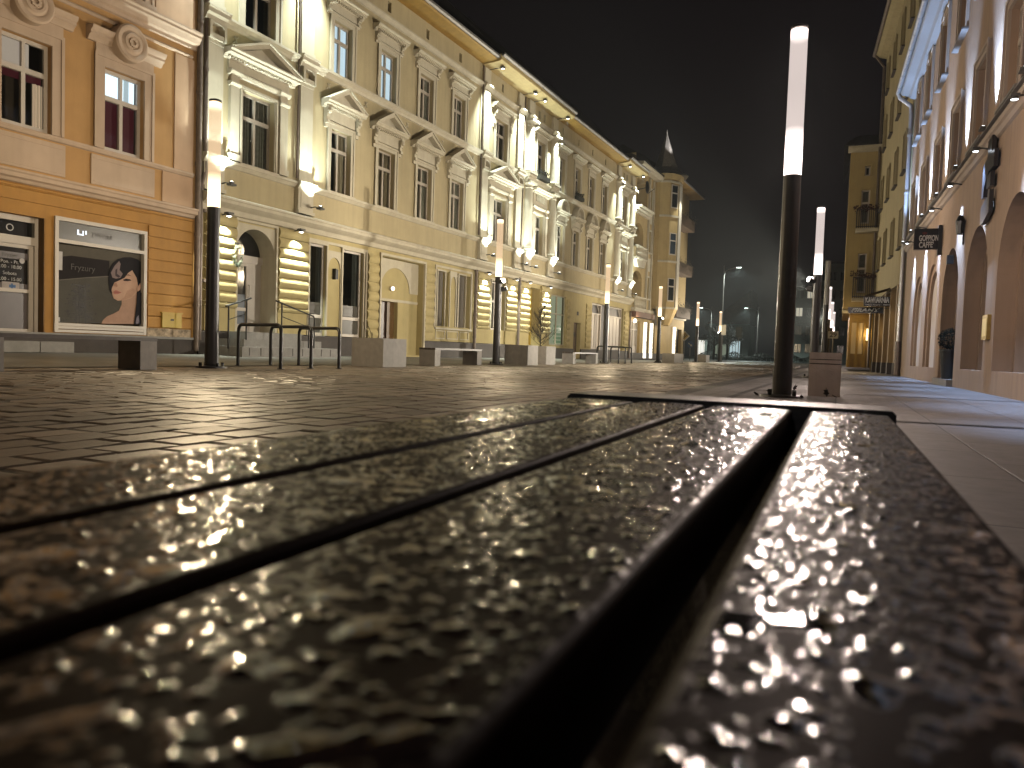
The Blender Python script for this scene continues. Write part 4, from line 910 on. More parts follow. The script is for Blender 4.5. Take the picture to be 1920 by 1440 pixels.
    for lvl, (z0, z1) in enumerate(((4.9, 6.6), (8.6, 10.2), (12.3, 14.0))):
        for i in (3, 1):
            p, q = Vector(A[i]), Vector(A[i+1]); d = (p-q).normalized(); n_ = Vector((d.y, -d.x, 0));  n_ = n_ if n_.y < 0 else -n_
            mid = (p+q)/2; hw = .3
            def quad(mbx, x0, x1, a, b, off):
                P0, P1 = mid+d*x0+n_*off, mid+d*x1+n_*off
                mbx.poly([(P0.x,P0.y,a),(P1.x,P1.y,a),(P1.x,P1.y,b),(P0.x,P0.y,b)]); R0, R1 = mid+d*x0, mid+d*x1
                mbx.poly([(R0.x,R0.y,b),(P0.x,P0.y,b),(P1.x,P1.y,b),(R1.x,R1.y,b)]); mbx.poly([(R0.x,R0.y,a),(R0.x,R0.y,b),(P0.x,P0.y,b),(P0.x,P0.y,a)]); mbx.poly([(R1.x,R1.y,a),(R1.x,R1.y,b),(P1.x,P1.y,b),(P1.x,P1.y,a)])
            mf = MB()
            for r_ in ((-hw-.07, -hw, z0-.06, z1+.06), (hw, hw+.07, z0-.06, z1+.06), (-hw, hw, z1, z1+.06), (-hw-.06, hw+.06, z0-.1, z0), (-hw, hw, z0+(z1-z0)*.62, z0+(z1-z0)*.68)): quad(mf, *r_, .06)
            wf = mf.build('tower_window', M_WHITE, tw); mp_ = MB(); quad(mp_, -hw, hw, z0, z1, .02); mp_.build('window_pane', gl if lvl == 1 else gd, wf)
    mp = MB(); p = Vector(A[2]); mp.fbox(tc-.40, tc+.40, .35+tr*.74, .35+tr*.82, 4.3, 14.1); mp.build('lit_pilaster', mat('white_stucco', (.66, .62, .54), .8, .1, 2), tw)
    mr = MB()
    a = [(1.92, 14.9), (1.45, 15.2), (1.02, 15.6), (.84, 16.0), (.60, 16.7), (.34, 17.5), (.12, 18.2), (.05, 18.45), (.06, 18.6), (.001, 18.8)]
    mr.lathe(tc, -.25, a, 8); mr.build('spire', mat('grey_spire_slates', (.30, .27, .23), .5, .3, 8, .3, 30), tw)
    light('SPOT', 'tower_lamp_light', (tc-.15, -2.6, 14.1), (tc, -1.6, 9.), 620, NEUT, root, 60, .6, .04); light('SPOT', 'spire_lamp_light', (tc-1.0, -2.2, 15.3), (tc-.1, -.3, 19.0), 1500, (.95, .95, 1.), root, 40, .5, .04)
    # roofs
    mb = MB(); mb.sweep([(0, 14.2), (.4, 14.25), (.6, 14.4), (.62, 14.55), (0, 14.6)], 0, U(60.4)); mb.build('eave', M_TRIM, root)
    mb = MB(); k = [(0, -.7, 14.6), (U(60.5), -.7, 14.6), (U(60.5), 4, 17.2), (0, 4, 17.2)]; mb.poly(k); mb.poly([(0, -.7, 14.6), (0, 4, 17.2), (0, 4, 14.6)]); mb.poly([(0,4,17.2), (U(60.5),4,17.2), (U(60.5),11,14.6), (0,11,14.6)]); mb.poly([(U(60.5),-.7,14.6),(U(60.5),11,14.6),(U(60.5),4,17.2)])
    e0, e1 = U(63.6), U(u1)+1.2
    mb.poly([(e0, -1.1, 15.25), (e1, -1.1, 15.25), (e1-2.5, 4, 18.4), (e0, 4, 18.4)]); mb.poly([(e1, -1.1, 15.25), (e1, 10, 15.25), (e1-2.5, 4, 18.4)]); mb.poly([(e0, 4, 18.4), (e1-2.5, 4, 18.4), (e1, 10, 15.25), (e0, 10, 15.25)]); mb.poly([(e0, -1.1, 15.25), (e0, 4, 18.4), (e0, 10, 15.25)]); mb.build('roof', M_ROOF, root)
    mb = MB(); mb.fbox(e0, e1, -.2, 1.1, 15.14, 15.24); mb.build('wide_eave', M_OCHRE, root)
    mb = MB(); mb.tube([(e0, -1.15, 15.2), (e1+.05, -1.15, 15.2)], .07, 8); mb.build('gutter', M_GUTTER, root)
    # balconies with plants
    bm_ = mat('brown_balcony_boards', (.13, .075, .035), .8, .4, 5); lf = mat('dry_balcony_plants', (.10, .075, .03), .8, .5, 9)
    for k, (z, x0, x1) in enumerate(((3.95, 64.6, 69.6), (7.75, 64.7, 69.7), (11.8, 64.9, 69.9))):
        mb = MB(); mb.fbox(U(x0), U(x1), 0, 1.0, z-.16, z); mb.fbox(U(x0), U(x1), .94, 1.0, z, z+.75); mb.fbox(U(x0), U(x0)+.05, 0, .94, z, z+.75); mb.fbox(U(x1)-.05, U(x1), 0, .94, z, z+.75); b_ = mb.build('balcony', bm_, root)
        rr = random.Random(k); mb = MB()
        for i in range(420):
            x = rr.uniform(U(x0), U(x1)); y = -rr.uniform(.8, 1.25); zz = z+.65+rr.gauss(0, .22)+.25*math.sin(x*2+k); s = rr.uniform(.03, .09)
            mb.poly([(x-s,y,zz),(x,y-s*.5,zz-s*.6),(x+s,y,zz+s*.3),(x,y+s*.4,zz+s)])
        mb.build('balcony_plants', lf, b_)
    # shops on the ground floor
    dm = MB(); a, b = U(55.1), U(57.5)
    for x in (a, a+1.3, b-.1): dm.fbox(x, x+.1, -.3, -.2, .5, 3.0)
    dm.fbox(a, b, -.3, -.2, 2.3, 2.4); dm.fbox(a, b, -.3, -.2, 2.92, 3.0); dm.fbox(a+1.4, b-.1, -.3, -.24, .5, 1.1); d = dm.build('shop_door', M_WHITE, root)
    mb = MB(); mb.fbox(a, b, -.32, -.305, .5, 3.0); mb.build('lit_shop_pane', emat('dim_lit_shop', (.55, .48, .38), .14), d)
    mb = MB(); mb.prism([(a-.4, 3.25), (b+2.4, 3.25), (b+2.2, 3.65), (a-.4, 3.65)], 0, .0+.5); mb.build('shop_awning', mat('rust_awning', (.16, .07, .04), .7, .2, 4), root)
    for x in (58.5, 60.25, 67.6):
        mb = MB(); mb.fbox(U(x)-.14, U(x)+.14, .02, .22, .2, 3.0); pl = mb.build('lit_column', emat('backlit_shop_column', (1., .95, .80), 1.5), root)
        mb = MB(); rr = random.Random(int(x*10))
        for i in range(40): z = rr.uniform(.5, 2.2); y = rr.uniform(-.14, .1); mb.fbox(U(x)+y, U(x)+y+.05, .221, .224, z, z+.05)
        mb.build('column_print', M_PLINTH, pl)
    sw = MB(); a, b = U(62.9), U(66.)
    for x in (a, a+.75, a+1.5, a+2.3, b-.06): sw.fbox(x, x+.06, -.3, -.22, .7, 3.1)
    sw.fbox(a, b, -.3, -.22, 2.35, 2.42); sw.fbox(a, b, -.3, -.22, 3.04, 3.1); s_ = sw.build('shop_window', M_TRIM, root)
    mb = MB(); mb.fbox(a, b, -.36, -.34, .7, 3.1); mb.build('lit_shop_display', emat('lit_shop_display', (.85, .78, .62), .38), s_)
    mb = MB(); rr = random.Random(4)
    for i in range(24): x = rr.uniform(a, b-.3); z = rr.uniform(.7, 2.0); mb.fbox(x, x+rr.uniform(.08, .3), -.335, -.31, z, z+rr.uniform(.1, .7))
    mb.build('shop_goods', mat('shop_goods', (.20, .16, .12), .7, .6, 3), s_)
    mb = MB(); mb.fbox(U(58.9), U(61.6), -.4, -.38, .2, 3.05); mb.build('recessed_door', mat('brown_door_paint', (.16, .11, .07)), root)
    mb = MB(); mb.fbox(U(68.9), U(70.8), -.3, -.28, .7, 2.9); mb.build('dark_shop_window', M_PLINTH, root)
    mb = MB(); mb.lathe(0, 0, [(.001, 2.8), (.10, 2.84), (.14, 2.95), (.10, 3.06), (.001, 3.1)], 12); mb.v = [(x+U(54.95), y-.35, z) for x, y, z in mb.v]; mb.build('globe_lamp', emat('lit_globe', (1., .95, .85), 4.), root)
    light('POINT', 'globe_lamp_light', (U(54.95), -.75, 2.95), None, 40, WARM, root, size=.1)
    mb = MB(); mb.fbox(0, U(u1), 0, .05, .1, .6); mb.build('plinth', M_PLINTH, root)
    return root
corner_house()

# ---- right side: peach house with arches
def arch_house():
    y1, y0 = 31.4, 1.5; U = lambda Y: y1-Y
    root = thing('arcaded_house', 'peach plastered house with a row of round arches and cold blue-white wall lights', 'house', right_pt(y1), RZR)
    P = mat('peach_facade_stucco', (.41, .285, .19), .85, .12, 1.1, .3, 70, streak=.18); PT = mat('pale_peach_trim', (.42, .34, .27), .75, .08, 2, .1, 60)
    arch = [4.4, 7.65, 10.95, 14.2, 17.4, 20.62, 23.85, 27.1]; aw = 1.17
    win = [5.9, 8.9, 11.9, 14.92, 17.85, 20.82, 23.8, 26.92, 29.6]
    holes = [(U(c)-aw, U(c)+aw, .04 if i in (5,) else .42, 3.28, .42 if i < 6 else .16) for i, c in enumerate(arch)]
    holes += [(U(c)-.56, U(c)+.56, 4.98, 6.62, .2) for c in win]+[(U(c)-.56, U(c)+.56, 8.2, 9.9, .2) for c in win]
    mb = MB(); wall_grid(mb, 0, U(y0), -.1, 10.42, holes, None, 0, 0, .2); shell(mb, 0, U(y0), 0, 10.5, 9)
    for i, c in enumerate(arch): arch_fill(mb, U(c), aw, 2.08, 3.28, 0, -.42 if i < 6 else -.16, 0, 28, 1.17)
    mb.build('wall', P, root)
    # the second, set back ring of each arch and what fills it
    glassd = mat('dark_glass_pane', (.012, .012, .014)); fr = mat('dark_brown_joinery', (.035, .022, .016), .4, .2, 6); pale = mat('pale_arch_panel', (.60, .53, .47), .8, .06, 2)
    for i, c in enumerate(arch):
        mb = MB(); z0 = .04 if i == 5 else .42; a = aw-.16
        if i >= 6:
            a = aw-.2; mb.fbox(U(c)-aw, U(c)-a, -.15, -.06, z0, 3.28); mb.fbox(U(c)+a, U(c)+aw, -.15, -.06, z0, 3.28); arch_fill(mb, U(c), a, 2.08, 3.28, -.06, -.15, 0, 28, a); ar = mb.build('arch', P, root)
            mb = MB(); mb.fbox(U(c)-a, U(c)+a, -.17, -.14, z0, 3.28); mb.build('blind_panel', pale, ar); continue
        mb.fbox(U(c)-aw, U(c)-a, -.42, -.30, z0, 3.28); mb.fbox(U(c)+a, U(c)+aw, -.42, -.30, z0, 3.28); arch_fill(mb, U(c), a, 2.08, 3.28, -.30, -.62, 0, 28, a)
        mb.fbox(U(c)-a-.1, U(c)-a, -.75, -.42, z0, 3.2); mb.fbox(U(c)+a, U(c)+a+.1, -.75, -.42, z0, 3.2)
        ar = mb.build('arch', P, root)
        mb = MB()
        if True:
            mb.fbox(U(c)-a, U(c)+a, -.66, -.62, z0, 3.28); mb.build('dark_pane', glassd, ar)
            mb = MB()
            for x in (-a, -.04, a-.09): mb.fbox(U(c)+x, U(c)+x+.09, -.62, -.54, z0, 3.2)
            mb.fbox(U(c)-a, U(c)+a, -.62, -.54, 2.06, 2.16); mb.fbox(U(c)-a, U(c)+a, -.62, -.54, z0, z0+.12); mb.build('joinery', fr, ar)
        if i == 5:
            mb = MB(); mb.fbox(U(c)-aw, U(c)+aw, -.42, .12, -.02, .17); mb.build('door_step', M_STONE, ar)
    mb = MB(); mb.sweep([(0, 4.56), (.05, 4.58), (.09, 4.64), (.13, 4.66), (.13, 4.76), (.03, 4.82), (0, 4.83)], 0, U(y0)); mb.build('ledge', PT, root)
    mb = MB(); mb.fbox(0, U(y0), 0.0, .16, 4.828, 4.85); mb.build('ledge_flashing', M_GUTTER, root)
    for j, c in enumerate(win):
        for z0, z1, t in ((4.98, 6.62, 6.0), (8.2, 9.9, 9.25)):
            wn = window(root, U(c), .56, z0, z1, t, .16, .15, curtain=CURTS[(j*2+int(z0)) % 4] if j % 3 else None, seed=j, fm=mat('cream_window_paint', (.50, .42, .33), .5, .06, 4), casem=PT, csill=False, curtm=M_CURTB)
            mb = MB(); mb.fbox(-.74, .74, 0, .14, z0-.07, z0-.02); mb.build('sill', M_GUTTER, wn)
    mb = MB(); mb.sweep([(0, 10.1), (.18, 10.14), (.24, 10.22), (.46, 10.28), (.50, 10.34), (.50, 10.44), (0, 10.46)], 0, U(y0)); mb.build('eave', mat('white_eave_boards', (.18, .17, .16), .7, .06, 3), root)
    mb = MB(); mb.tube([(-.12, -.58, 10.42), (U(y0), -.58, 10.42)], .085, 10); g = mb.build('gutter', M_GUTTER, root, smooth=True)
    mb = MB()
    for i in range(24): mb.tube([(U(30.8)+i*1.2, -.58, 10.42), (U(30.8)+i*1.2+.05, -.58, 10.42)], .095, 10)
    mb.build('gutter_joint', M_GUTTER, g)
    mb = MB(); mb.tube([(-.06, -.58, 10.40), (-.06, -.50, 10.2), (-.06, -.14, 9.9), (-.06, -.12, 9.6), (-.06, -.12, 1.3)], .07, 10)
    for zz in (2.6, 4.7, 6.7, 8.8): mb.tube([(-.06, -.12, zz), (-.06, -.12, zz+.08)], .088, 10)
    dp = mb.build('downpipe', mat('pale_zinc_downpipe', (.34, .34, .35), .35, .12, 8, metal=.5), root, smooth=True)
    mb = MB(); mb.tube([(-.06, -.12, 1.3), (-.06, -.12, .04)], .10, 10); mb.tube([(-.06, -.12, .95), (-.06, -.12, 1.0)], .125, 10); mb.tube([(-.06, -.12, .55), (-.06, -.12, .6)], .125, 10); mb.build('cast_iron_foot', M_PIPE, dp)
    mb = MB(); k = [(0, -.6, 10.5), (U(y0), -.6, 10.5), (U(y0), 4.5, 13.8), (0, 4.5, 13.8)]; mb.poly(k); mb.poly([(0,-.6,10.5),(0,4.5,13.8),(0,9,10.5)]); mb.poly([(0,4.5,13.8),(U(y0),4.5,13.8),(U(y0),9,10.5),(0,9,10.5)]); mb.build('roof', M_ROOF, root)
    # wall lights between the windows: one shines up from the ledge, one down below it
    for c in (7.0, 10.2, 13.3, 16.35, 19.4, 22.4, 25.45, 28.4, 31.0):
        f = lamp_fixture(root, U(c), .19, 4.88, 1, 2700, COOL, (U(c), .01, 7.6), 48, M_LENSC, 1., .03, arm=False, sc=.6)
        if c < 31: lamp_fixture(root, U(c)-.15, .26, 4.52, -1, 1250, COOL, (U(c)-.15, .02, 1.8), 58, M_LENSC, .9, .03, sc=.6)
    # big dark ornament letters of the cafe, brass menu case, projecting sign bracket
    mb = MB()
    for pts in ([(16.60,3.62),(16.42,3.62),(16.40,3.80),(16.02,4.02),(15.62,4.02),(15.62,4.32),(15.86,4.32),(15.86,4.62),(16.22,4.60),(16.22,4.30),(16.58,4.22)],
                [(16.16,3.72),(15.84,3.72),(15.84,3.98),(16.16,3.94)], [(16.58,3.14),(16.36,3.12),(15.84,3.26),(15.84,3.66),(15.98,3.66),(15.98,3.54),(16.22,3.54),(16.58,3.46)]):
        q = [(U(a), z) for a, z in pts]
        ar_ = sum(q[i][0]*q[(i+1) % len(q)][1]-q[(i+1) % len(q)][0]*q[i][1] for i in range(len(q)))
        mb.prism(q if ar_ > 0 else q[::-1], .04, .11)
    mb.build('cafe_wall_letters', mat('dark_metal_letters', (.03, .028, .03), .3, .2, 6, metal=.5), root)
    mb = MB(); mb.fbox(U(15.85)-.22, U(15.85)+.22, 0, .06, .98, 1.42); mc = mb.build('menu_case', mat('brass_frame', (.42, .30, .09), .35, .2, 10, metal=.8), root)
    mb = MB(); mb.fbox(U(15.85)-.17, U(15.85)+.17, .06, .066, 1.04, 1.36); mb.build('menu_sheet', emat('lit_menu_sheet', (.75, .58, .25), .30), mc)
    mb = MB(); mb.box(U(20.3)-.05, U(20.3)+.05, -.14, 0, 2.85, 3.05); mb.tube([(U(18.9), -.03, 3.1), (U(18.9), -.03, 3.55)], .02, 6); mb.lathe(U(18.9), -.1, [(.001, 3.3), (.07, 3.33), (.10, 3.6), (.05, 3.72), (.001, 3.74)], 10); mb.build('speaker_box', M_BLACK, root)
    return root
arch_house()

def cafe_sign():
    Y = 22.4; u = 0
    t = thing('cafe_sign', 'black projecting box sign reading GOPPION CAFFE on the peach house', 'sign', right_pt(Y, 0, 3.1), 0)
    X = 2.75-.02*Y
    x0, x1 = 1.66-X, 2.22-X
    mb = MB(); mb.box(x0, x1, -.09, .09, .37, .90); bx = mb.build('sign_box', mat('black_gloss_sign', (.012, .012, .016), .25, .1, 5), t)
    mb = MB(); mb.box(-.10, -.02, -.10, .10, .22, .98); mb.box(x1, -.10, -.02, .02, .48, .52); mb.box(x1, -.10, -.02, .02, .75, .79); mb.build('bracket', M_BLACK, t)
    lw = mat('white_sign_letters', (.85, .85, .85), .5, 0)
    xm = (x0+x1)/2+.05
    for s, z, wd in (("GOPPION", .645, .44), ("CAFFE'", .475, .33)):
        me = text_mesh(s, .205, lw, wd, extrude=.002, bold=.005); put('lettering', me, t, (xm if s[0] == 'G' else xm-.05, -.094, z))
        me2 = me.copy(); me2.transform(Matrix.Rotation(math.pi, 4, 'Z')); put('lettering', me2, t, (xm, .094, z))
    mb = MB(); mb.lathe(0, 0, [(.001, 0), (.05, .0), (.06, .004)], 14); mb.v = [(x+xm-.1, -.092-z, y*.6+.78) for x, y, z in mb.v]; mb.build('emblem', mat('dark_red_emblem', (.12, .02, .02), .5, 0), t)
cafe_sign()

# ---- right side, further on: plain yellow house and the house with the bay
def plain_house():
    b = -.052; p = lambda Y, w=0., z=0.: Vector((2.06+b*(Y-31.5)-w, Y, z)); y1, y0 = 42.5, 31.48; U = lambda Y: y1-Y
    root = thing('plain_yellow_house', 'tall plain yellow house on thick ground-floor pillars, behind the peach arcaded house', 'house', p(y1), math.atan2(-1, -b))
    Yl = mat('dull_yellow_stucco', (.43, .355, .195), .9, .12, 1.2, .25, 70, streak=.15); Br = mat('ochre_pillar_paint', (.30, .19, .07), .7, .15, 3)
    cs = [32.9, 35.6, 38.35, 40.9]
    holes = [(U(c)-.42, U(c)+.42, z, z+1.5, .16) for c in cs for z in (4.95, 7.85, 10.75, 13.5)]
    mb = MB(); wall_grid(mb, 0, U(y0), 3.55, 15.8, holes); shell(mb, 0, U(y0), 0, 15.8, 10); mb.poly([(0,0,3.55),(U(y0),0,3.55),(U(y0),.7,3.55),(0,.7,3.55)][::-1])
    mb.build('wall', Yl, root)
    for c in cs:
        for z in (4.95, 7.85, 10.75, 13.5):
            wn = window(root, U(c), .42, z, z+1.5, z+1.05, .13, .02, fm=M_FRAMEG, csill=False, casem=Yl, curtain=CURTS[int(c+z) % 4], curtm=M_CURTB)
            mb = MB(); mb.fbox(-.5, .5, 0, .12, z-.06, z-.01); mb.build('sill', M_PLINTH, wn)
    mb = MB(); mb.fbox(0, U(y0), -.75, -.7, 0, 3.55); mb.build('shop_wall', Br, root)
    mb = MB()
    for Y in (31.7, 33.3, 35.4, 37.5, 39.6, 41.7): mb.fbox(U(Y)-.2, U(Y)+.2, -.7, -.02, .5, 3.55)
    mb.build('pillar', Br, root)
    mb = MB()
    for Y in (31.7, 33.3, 35.4, 37.5, 39.6, 41.7): mb.fbox(U(Y)-.22, U(Y)+.22, -.72, .0, 0, .5)
    mb.fbox(0, U(y0), -.7, -.66, 0, .45); mb.build('plinth', M_PLINTH, root)
    mb = MB()
    for Y in (34.3, 38.5): mb.fbox(U(Y)-.5, U(Y)+.5, -.70, -.68, .5, 2.6)
    mb.build('shop_pane', mat('dark_glass_pane', (.012, .012, .014)), root)
    mb = MB(); mb.sweep([(0, 15.6), (.3, 15.68), (.5, 15.8), (.5, 15.9), (0, 15.95)], 0, U(y0)); mb.build('eave', Yl, root)
    mb = MB(); mb.tube([(-.1, -.56, 15.85), (U(y0), -.56, 15.85)], .09, 8); mb.tube([(.05, -.56, 15.85), (.05, -.1, 15.2), (.05, -.1, .2)], .06, 8); mb.build('gutter_and_downpipe', M_PIPE, root)
    mb = MB(); mb.poly([(0,-.6,15.95),(U(y0),-.6,15.95),(U(y0),5,19),(0,5,19)]); mb.poly([(0,-.6,15.95),(0,5,19),(0,10,15.95)]); mb.poly([(U(y0),-.6,15.95),(U(y0),10,15.95),(U(y0),5,19)]); mb.build('roof', M_ROOF, root)
    mb = MB(); mb.fbox(U(33.0)-.0, U(33.0)+.0+.01, 0, .9, 3.2, 3.6) if False else None
    mb = MB(); mb.prism([(U(36.9), 3.5), (U(34.9), 3.5), (U(34.9), 3.46), (U(36.9), 3.46)][::-1], 0, .0+.02)
    mb.poly([(U(36.9), -.02, 3.62), (U(35.2), -.02, 3.62), (U(35.2), -.95, 3.30), (U(36.9), -.95, 3.30)]); mb.poly([(U(36.9), -.03, 3.60), (U(36.9), -.95, 3.28), (U(35.2), -.95, 3.28), (U(35.2), -.03, 3.60)]); mb.build('awning', mat('brown_awning', (.16, .09, .05), .8, .2, 5), root)
    light('SPOT', 'pillar_lamp_light', (U(34.4), -.35, 3.4), (U(34.4), -.3, 1), 30, WARM, root, 110, .6, .05)
    light('SPOT', 'pillar_lamp_light', (U(38.5), -.35, 3.4), (U(38.5), -.3, 1), 45, WARM, root, 110, .6, .05)
    # lit strip lamps by the doors
    mb = MB(); mb.fbox(U(39.3), U(39.3)+.05, -.25, -.18, 1.5, 2.1); mb.fbox(U(35.8), U(35.8)+.03, -.25, -.2, 1.6, 2.2); mb.build('strip_lamp', emat('lit_strip_lamp', (1., .82, .5), 2.), root)
    return root
plain_house()

def hang_sign(name, label, s, x0, x1, Y, z0, z1, shear, sub=None):
    t = thing(name, label, 'sign', (x1, Y, z0))
    mb = MB(); mb.box(x0-x1, 0, -.06, .06, 0, z1-z0); mb.build('sign_box', mat('black_gloss_sign', (.012, .012, .016)), t)
    mb = MB()
    for a in (x0-x1, -.02): mb.box(a, a+.02, -.07, .07, -.02, z1-z0+.02)
    mb.build('sign_frame', M_GUTTER, t)
    h = z1-z0; me = text_mesh(s, h*.8, mat('white_sign_letters', (.72, .72, .72)), (x1-x0)*.8, shear, .002, .004); put('lettering', me, t, ((x0-x1)*.54, -.064, h*(.62 if sub else .5)))
    if sub: put('lettering', text_mesh(sub, h*.22, mat('white_sign_letters', (.72, .72, .72)), (x1-x0)*.86, 0, .002), t, ((x0-x1)*.5, -.064, h*.17))
    mb = MB(); mb.box(-.02, .45, -.02, .02, h*.8, h*.86); mb.build('bracket', M_BLACK, t)
hang_sign('cafe_sign', 'wide dark projecting sign reading KAWIARNIA under the brown awning', 'KAWIARNIA', .86, 1.98, 35.6, 2.86, 3.27, 0, 'lody - desery - napoje')
hang_sign('curtain_shop_sign', 'long dark projecting sign reading FIRANY in slanted letters', 'FIRANY', .28, 1.72, 37.3, 2.66, 2.93, .35)

def bay_house():
    root = thing('bay_house', 'yellow house end with an overhanging bay and two railed balconies', 'house', (.05, 42.62, 0), 0)
    Yl = mat('bay_yellow_stucco', (.56, .43, .19), .85, .1, 1.4, .2, 70, streak=.12); Gd = mat('golden_shop_paint', (.50, .31, .07), .6, .15, 3)
    # local x to the right (0..1.5), -y towards the camera
    mb = MB(); hol = [(.62, 1.02, 4.0, 6.0, .2), (.62, 1.02, 7.5, 9.2, .2), (.72, .98, 9.9, 10.4, .15)]
    wall_grid(mb, .03, 1.55, 2.98, 11.25, hol); mb.poly([(.03,0,2.98),(.03,9,2.98),(.03,9,11.25),(.03,0,11.25)][::-1]); mb.poly([(.03,0,2.98),(1.55,0,2.98),(1.55,9,2.98),(.03,9,2.98)][::-1]); mb.poly([(.03,0,11.25),(1.55,0,11.25),(1.55,9,11.25),(.03,9,11.25)])
    mb.build('wall', Yl, root)
    for a, b, c, d in [h[:4] for h in hol]: window(root, (a+b)/2, (b-a)/2, c, d, c+(d-c)*.62 if d-c > 1 else None, .14, .06, mull=False, fm=M_WHITE, casem=Yl, csill=False, curtain=((-1, 1),) if d-c > 1 else None, curtm=M_CURTB)
    mb = MB(); mb.sweep([(0, 11.1), (.1, 11.15), (.25, 11.3), (.25, 11.4), (0, 11.45)], -.1, 1.6); mb.sweep([(0, 2.95), (.08, 2.98), (.1, 3.1), (0, 3.15)], .0, 1.55); mb.build('cornice', M_TRIM, root)
    mb = MB(); mb.poly([(-.3,-.3,11.45),(1.7,-.3,11.45),(1.7,4,13.),(.3,4,13.)]); mb.poly([(-.3,-.3,11.45),(.3,4,13.),(-.3,9,11.45)]); mb.poly([(1.7,-.3,11.45),(1.7,9,11.45),(1.7,4,13.)]); mb.build('roof', M_ROOF, root)
    mb = MB(); mb.fbox(.38, 1.55, -8., -.45, .2, 2.98); mb.build('shop_wall', Gd, root)
    mb = MB()
    for x in (.38, .72, 1.06, 1.36): mb.fbox(x, x+.11, -.45, -.36, .25, 2.9); mb.fbox(x-.03, x+.14, -.45, -.33, .2, .6)
    mb.fbox(.38, 1.5, -.45, -.38, 2.55, 2.9); mb.build('shop_front_pilaster', Gd, root)
    mb = MB()
    for x in (.5, .83): mb.fbox(x, x+.22, -.449, -.44, .9, 2.5)
    mb.build('lit_shop_pane', emat('lit_golden_shop_pane', (.9, .66, .3), .05), root)
    mb = MB(); mb.fbox(1.2, 1.28, -.44, -.34, 1.6, 2.2); mb.build('strip_lamp', emat('lit_strip_lamp', (1., .82, .5), 2.), root)
    light('POINT', 'strip_lamp_light', (1.24, .1, 1.9), None, 7, (1., .72, .36), root, size=.06)
    light('POINT', 'bay_lamp_light', (.3, -.6, 2.6), None, 9, (1., .72, .36), root, size=.06)
    for z, rt in ((3.68, 1.05), (7.15, .95)):
        mb = MB(); mb.fbox(.42, 1.5, 0, .85, z-.14, z); b_ = mb.build('balcony', M_TRIM, root)
        mb = MB(); mb.fbox(.42, 1.5, .8, .84, z+rt-.05, z+rt); mb.fbox(.42, .46, 0, .84, z+rt-.05, z+rt); mb.fbox(.42, 1.5, .8, .84, z+.06, z+.1)
        for i in range(12): x = .44+i*.093; mb.fbox(x, x+.025, .81, .835, z, z+rt)
        for i in range(7): mb.fbox(.43, .455, .06+i*.11, .085+i*.11, z, z+rt)
        mb.build('railing', M_BLACK, b_)
        mb = MB(); rr = random.Random(int(z))
        for i in range(140):
            x = rr.uniform(.3, 1.5); y = -rr.uniform(.75, 1.05); zz = z+rt+rr.gauss(.02, .08)+(.18 if x < .75 and z < 5 else 0)*rr.random(); s = rr.uniform(.02, .06)
            mb.poly([(x-s,y,zz),(x,y-s*.5,zz-s*.6),(x+s,y,zz+s*.3),(x,y+s*.4,zz+s)])
        mb.build('flower_box', mat('dark_red_flower_box', (.07, .025, .02), .8, .5, 9), b_)
    return root
bay_house()

# ------------------------------------------------------------------ ground
def sheet(name, pts, m, uv=None):
    mb = MB(); mb.poly(pts, 0); o = mb.build(name, m); return tag(o, kind='structure')
gm = mat('dark_wet_asphalt', (.05, .05, .05), .55, .3, .6, .4, 30)
sheet('ground', [(-600,-300,-.06),(600,-300,-.06),(600,900,-.06),(-600,900,-.06)], gm)
M_SETT = paving_mat('granite_street_paving', (.115, .088, .062), (.070, .054, .040), (.010, .008, .007), .37, .235, .014, .42, 1.0, R(90), .13, 1.0, .5)
M_SLAB = paving_mat('sidewalk_slabs', (.13, .12, .117), (.11, .10, .097), (.03, .028, .028), 1.15, .78, .009, .55, .35, R(90), .1)
M_SLABL = paving_mat('left_sidewalk_slabs', (.12, .108, .086), (.09, .083, .066), (.025, .022, .02), .5, .35, .01, .5, .4, R(90), .1)
M_STRIP = paving_mat('dark_sett_strip', (.026, .022, .021), (.017, .015, .014), (.008, .008, .008), .11, .1, .012, .5, .8, 0, .1)
